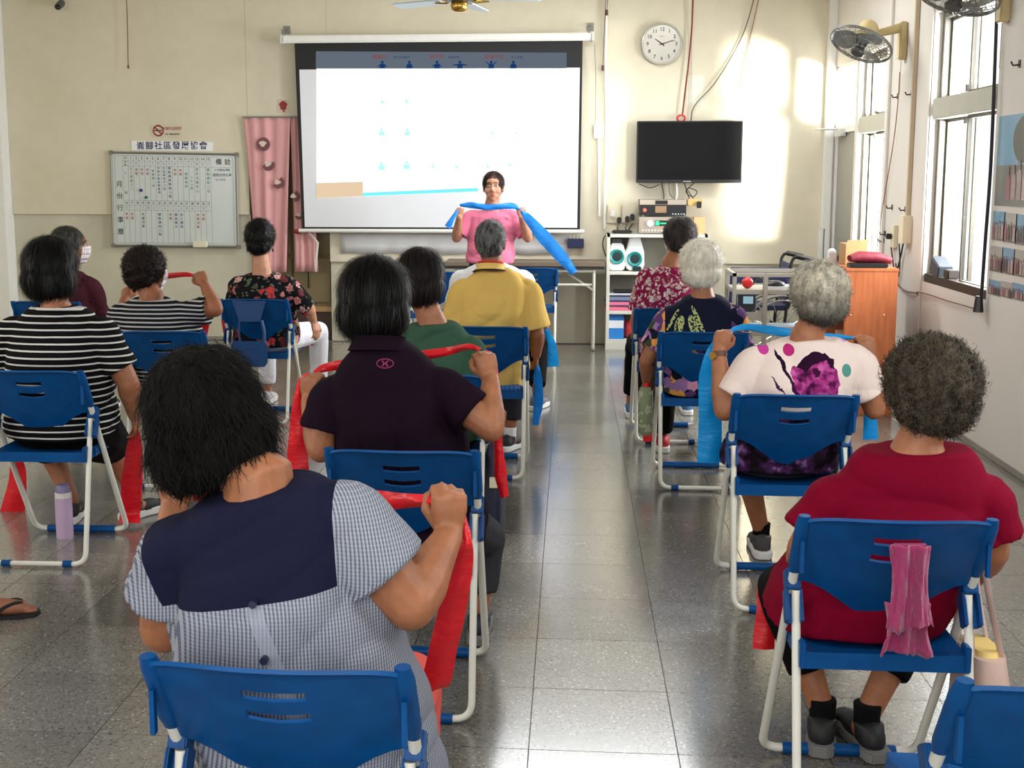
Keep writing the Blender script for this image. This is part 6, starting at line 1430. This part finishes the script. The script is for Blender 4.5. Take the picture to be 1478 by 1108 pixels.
band('red exercise band stretched and hanging from the raised fist nearest the camera', [[(P(262, 712, 2.19), .02, UPv), (P(330, 712, 2.22), .05, UPv), (P(500, 717, 2.20), .034, UPv), (P(560, 722, 2.16), .034, UPv), (P(632, 724, 2.10), .020, UPv), (P(660, 742, 2.12), .012, UPv)],
     [(P(668, 745, 2.13), .012, XV), (P(674, 775, 2.10), .016, XV), (P(668, 810, 2.12), .040, XV), (P(655, 870, 2.14), .052, D1), (P(640, 935, 2.17), .054, XV), (P(628, 985, 2.20), .058, XV), (P(608, 1004, 2.22), .06, (0, 1, .2))]], M_bred)
band('red exercise band held by the purple polo, ends hanging from both fists', [[(P(452, 538, 3.56), .014, UPv), (P(480, 528, 3.60), .03, UPv), (P(560, 520, 3.62), .04, UPv), (P(640, 508, 3.60), .026, UPv), (P(676, 500, 3.54), .018, UPv), (P(694, 505, 3.52), .012, UPv)],
     [(P(446, 540, 3.53), .014, XV), (P(434, 552, 3.54), .02, XV), (P(430, 600, 3.56), .045, XV), (P(430, 650, 3.57), .066, XV), (P(430, 694, 3.58), .076, XV)],
     [(P(700, 505, 3.53), .012, XV), (P(713, 520, 3.55), .014, XV), (P(718, 570, 3.56), .016, XV), (P(719, 630, 3.58), .024, XV), (P(722, 680, 3.59), .04, XV), (P(728, 716, 3.60), .028, XV)]], M_bred)
band('red exercise band draped over the left knee of the person in magenta', [[(P(1180, 822, 3.06), .04, (0, 1, 0)), (P(1138, 806, 3.20), .06, (.6, 1, 0)), (P(1112, 838, 3.26), .06, XV), (P(1106, 880, 3.25), .055, XV), (P(1102, 936, 3.24), .062, XV)]], M_bred)
band('blue exercise band held by the person in the butterfly T-shirt', [[(P(1052, 478, 4.52), .014, UPv), (P(1075, 472, 4.56), .026, UPv), (P(1110, 476, 4.60), .034, UPv), (P(1160, 484, 4.62), .036, UPv), (P(1205, 486, 4.60), .022, UPv), (P(1238, 488, 4.56), .012, UPv)],
     [(P(1046, 480, 4.50), .014, XV), (P(1030, 500, 4.52), .03, XV), (P(1024, 540, 4.55), .08, XV), (P(1025, 600, 4.57), .09, XV), (P(1024, 667, 4.58), .094, XV)],
     [(P(1246, 500, 4.54), .014, XV), (P(1256, 560, 4.58), .04, XV), (P(1256, 634, 4.60), .06, XV)]], M_bblue2)
band('blue exercise band hanging from the hand of the yellow polo', [[(P(774, 522, 6.34), .016, XV), (P(776, 545, 6.40), .05, XV), (P(777, 580, 6.44), .055, XV), (P(773, 613, 6.46), .036, XV)]], M_bblue)
band('blue exercise band bunched in the hand of the white shirt', [[(P(784, 462, 8.02), .018, XV), (P(789, 480, 8.04), .05, XV), (P(793, 500, 8.06), .10, XV), (P(794, 529, 8.07), .125, XV)]], M_bblue2)
band('red exercise band hanging at the left edge beside the bold-striped shirt', [[(P(22, 655, 5.14), .05, XV), (P(26, 690, 5.16), .085, XV), (P(16, 750, 5.17), .12, XV)]], M_bred)
band('red exercise band falling from the right hand of the bold-striped shirt to the floor', [[(P(196, 612, 4.84), .02, XV), (P(194, 650, 4.90), .075, XV), (P(190, 700, 4.96), .095, XV), (P(188, 738, 5.0), .09, XV), (P(186, 756, 4.96), .10, XV)]], M_bred)
band('red exercise band stretched from the raised fist of the fine-striped shirt', [[(P(205, 402, 6.12), .02, UPv), (P(243, 398, 6.02), .03, UPv), (P(270, 396, 5.96), .024, UPv), (P(286, 400, 5.94), .014, UPv)],
     [(P(295, 405, 5.96), .012, XV), (P(301, 440, 6.0), .03, XV), (P(293, 480, 6.02), .05, XV), (P(284, 513, 6.02), .05, XV)]], M_bred)
band('red exercise band tucked under the white-trousered person, tip showing at the right', [[(P(418, 482, 7.70), .05, UPv), (P(436, 487, 7.74), .08, UPv), (P(452, 497, 7.76), .02, UPv)]], M_bred)
band('red exercise band showing at the left of the tablet chair', [[(P(322, 462, 7.66), .03, XV), (P(328, 478, 7.68), .06, XV), (P(328, 500, 7.68), .02, XV)]], M_bred)
band('red strip of band beside the camouflage bag on the navy-top chair', [[(P(934, 548, 6.1), .035, XV), (P(933, 590, 6.1), .04, XV), (P(935, 637, 6.1), .05, XV)]], M_bred)
band('blue exercise band stretched between the instructor\'s hands with a long tail', [[(P(664, 296, 9.50), .02, UPv), (P(680, 296, 9.47), .05, UPv), (P(705, 299, 9.45), .045, UPv), (P(738, 297, 9.47), .05, UPv), (P(750, 302, 9.50), .02, UPv)],
     [(P(661, 303, 9.49), .02, XV), (P(654, 314, 9.47), .035, XV), (P(646, 328, 9.46), .055, D1)],
     [(P(752, 304, 9.49), .02, D1), (P(762, 315, 9.47), .07, (1, 0, .7)), (P(785, 342, 9.46), .11, (1, 0, .7)), (P(808, 368, 9.45), .10, (1, 0, .6)), (P(822, 385, 9.44), .07, (1, 0, .5)), (P(829, 394, 9.44), .06, (1, 0, .2))]], M_bblue)
# ================================================================ SMALL THINGS AMONG THE CHAIRS
# towel through the backrest slot
b = MB(); NU, NV = 14, 26
for layer, (xa, xb_, y0_, y1_, yo, seed) in enumerate(((1284, 1342, 786, 905, -.012, 0), (1277, 1341, 870, 945, .004, 3))):
    vs = []; fs = []
    for j in range(NV + 1):
        for i in range(NU + 1):
            u, v = i / NU, j / NV; pinch = 1 - .16 * math.sin(v * PI * 1.2) + .10 * v
            x = (xa + xb_) / 2 + (u - .5) * (xb_ - xa) * pinch; y = y0_ + (y1_ - y0_) * v + (5 * math.sin(u * 6 + seed) + 1.6 * math.sin(u * 40) if j == NV else 0)
            p = Vector(tuple(P(x, y, 2.56))); p.y += yo + .010 * math.sin(u * 13 + seed + v * 2) + .005 * math.sin(u * 29 + v * 5); vs.append(p - Vector((.73, 2.57, .6)))
    for j in range(NV):
        for i in range(NU): a = j * (NU + 1) + i; fs.append((a, a + 1, a + NU + 2, a + NU + 1))
    b.add(vs, fs)
b.tube([Vector(tuple(P(1290, 790, 2.575))) - Vector((.73, 2.57, .6)), Vector(tuple(P(1336, 790, 2.575))) - Vector((.73, 2.57, .6))], .010, 8)
tw_ = b.build('towel', mat('pink_towel', (152, 38, 92), .9, var=.12, vs=40, bump=.7, bs=180, bd=.004, sheen=.4), None, smooth=True); tw_.location = (.73, 2.57, .6); sm = tw_.modifiers.new('s', 'SOLIDIFY'); sm.thickness = .004
tag(tw_, 'pink frilled towel hung through the backrest slot of the magenta person\'s chair', 'towel')
# tote bag
q = P(1420, 950, 2.80); t = thing('tote_bag', 'beige tote bag with yellow lining hanging right of the magenta person\'s chair', 'bag', (q[0], 2.82, 0)); M_tote = mat('tote_canvas', (196, 168, 156), .85, bump=.4, bs=90)
zt_ = float(P(1420, 935, 2.82)[2]); b = MB(); R_ = []
for z, w, d in ((zt_, .045, .085), (zt_ - .06, .052, .11), (zt_ - .16, .055, .12), (zt_ - .27, .05, .115), (zt_ - .29, .03, .09)): R_.append(superring(V(0, 0, z), V(1, 0, 0), V(0, 1, 0), w, d, 20, 2.6))
b.rings(R_); b.build('body', M_tote, t, smooth=True); MB().rings([superring(V(0, 0, zt_ + z), V(1, 0, 0), V(0, 1, 0), w, d, 16, 2.6) for z, w, d in ((-.01, .036, .072), (.012, .030, .06))]).build('lining', mat('yellow_lining', (226, 196, 120), .8), t, smooth=True)
for y in (-.05, .05): MB().tube(smoothpath([(-.04, y, zt_ - .02), (-.045, y * .8, zt_ + .12), (-.02, y * .3, zt_ + .24), (.0, y * .8, zt_ + .13), (.035, y, zt_ - .02)], 6), .010, 6, flat=.3).build('strap', M_tote, t, smooth=True)
# bottle
q = P(94, 772, 4.80); q = np.array((q[0], 4.80, 0)); hb_ = float(P(93, 698, 4.8)[2]); t = thing('drink_bottle', 'lavender vacuum bottle standing on the floor behind the bold-striped person\'s feet', 'bottle', (q[0], 4.80, 0)); r = .036
MB().lathe([(.001, 0), (r, 0), (r, .008), (r, hb_ * .73), (r * .96, hb_ * .76), (.001, hb_ * .76)], seg=24).build('body', mat('lavender_steel', (182, 156, 186), .35), t, smooth=True)
MB().lathe([(r * .97, hb_ * .755), (r * .97, hb_ * .84), (r * .9, hb_ * .85), (.001, hb_ * .85)], seg=24).build('collar', mat('cream_ring', (222, 214, 212), .4), t, smooth=True)
MB().lathe([(r * .88, hb_ * .845), (r * .86, hb_ * .93), (r * .66, hb_ * .985), (r * .25, hb_), (.001, hb_)], seg=24).build('cap', mat('violet_cap', (128, 118, 162), .4), t, smooth=True)
# camouflage drawstring bag
q = P(939, 590, 6.02); t = thing('drawstring_bag', 'pale green camouflage bag hanging on the navy-top person\'s chair', 'bag', (q[0] - .03, 5.97, q[2]))
def camo(t_, v): t_.link(t_.ramp(t_.noise(v, 22, 3), [(.4, (120, 130, 100)), (.52, (160, 168, 138)), (.62, (140, 146, 120))], 'CONSTANT'), t_.b.inputs['Base Color'])
MB().rings([superring(V(0, 0, z), V(1, 0, 0), V(0, 1, 0), w, d, 16, 2.4) for z, w, d in ((.12, .030, .02), (.10, .036, .03), (0, .038, .036), (-.10, .036, .034), (-.125, .028, .02))]).build('body', mat('camouflage', fn=camo, var=0, rough=.8), t, smooth=True)
MB().tube(smoothpath([(-.02, 0, .10), (.0, -.01, .06), (.03, -.01, .12), (.045, 0, .22), (.03, 0, .24)], 5), .006, 6).build('cord', M_blk, t, smooth=True)
# dark bag hanging by the green shirt
q = P(712, 700, 4.62); t = thing('shoulder_bag', 'black and navy bag hanging beside the green-shirted person\'s chair', 'bag', (q[0], 4.66, 0))
zc = float(P(712, 700, 4.66)[2]); b = MB(); R_ = [superring(V(0, 0, zc + z), V(1, 0, 0), V(0, 1, 0), w, d, 18, 2.6) for z, w, d in ((.18, .025, .05), (.12, .036, .09), (0, .045, .11), (-.15, .045, .11), (-.18, .03, .08))]
b.rings(R_); b.build('body', mat('navy_black_nylon', (22, 26, 52), .6), t, smooth=True)
MB().tube(smoothpath([(0, -.05, zc + .16), (-.01, 0, zc + .30), (0, .05, zc + .16)], 6), .010, 6, flat=.4).build('strap', M_blk, t, smooth=True); MB().bx(-.01, .02, -.118, -.10, zc + .02, zc + .06).build('tag', M_cream, t)
MB().tube([(-.045, -.1, zc + .14), (-.045, -.10, zc + .04)], .004, 5).build('red_cord', M_bred, t)
# umbrella beside the tablet chair
q = P(424, 482, 7.35); q2 = P(432, 560, 7.55); p0 = V(tuple(q)); p1 = V(tuple(q2)); t = thing('folded_umbrella', 'thin folded pale umbrella leaning on the right of the tablet chair', 'umbrella', tuple(q))
MB().tube([V(0, 0, 0), (p1 - p0) * .2, (p1 - p0) * .7, (p1 - p0)], [.008, .016, .014, .004], 8).build('canopy', mat('tan_nylon', (206, 180, 130), .6), t, smooth=True); MB().tube(smoothpath([V(0, 0, 0), V(0, 0, .05), V(.02, 0, .07), V(.03, 0, .05)], 4), .006, 6).build('handle', mat('amber_wood', (190, 140, 60), .5), t, smooth=True)
# buttons on the foreground blouse
for (x, y) in ((365, 872), (381, 953)):
    q = Lg(P(x, y, 1.80)); 
    MB().cyl((q.x, q.y + .03, q.z), (q.x, q.y - .004, q.z), .0065, seg=12).build('button', mat('navy_button', (28, 30, 60), .4), pg, smooth=True)

# cuffs of the foreground blouse
shg = Lg(P(492, 748, 1.93)); elg = Lg(P(592, 872, 1.93)); dg_ = (elg - shg).normalized(); e0 = shg.lerp(elg, .62)
MB().tube([e0 - dg_ * .030, e0 - dg_ * .026, e0 - dg_ * .002, e0 + dg_ * .003], [.078, .082, .0835, .079], 28).build('cuff', M_seer, pg, smooth=True)
q = P(67, 2, 10.6); t = thing('security_camera', 'small dark security camera at the very top left of the back wall', 'camera', (q[0], YB, q[2]))
MB().cyl((0, 0, .03), (0, -.06, .03), .02, seg=10).build('bracket', M_white, t); MB().tube([(0, -.05, .03), (.01, -.16, -.02)], [.035, .03], 14).build('housing', mat('camera_grey', (70, 68, 66), .4), t, smooth=True); MB().ball((.011, -.165, -.022), .022, 12, 8).build('lens', M_blk, t, smooth=True)
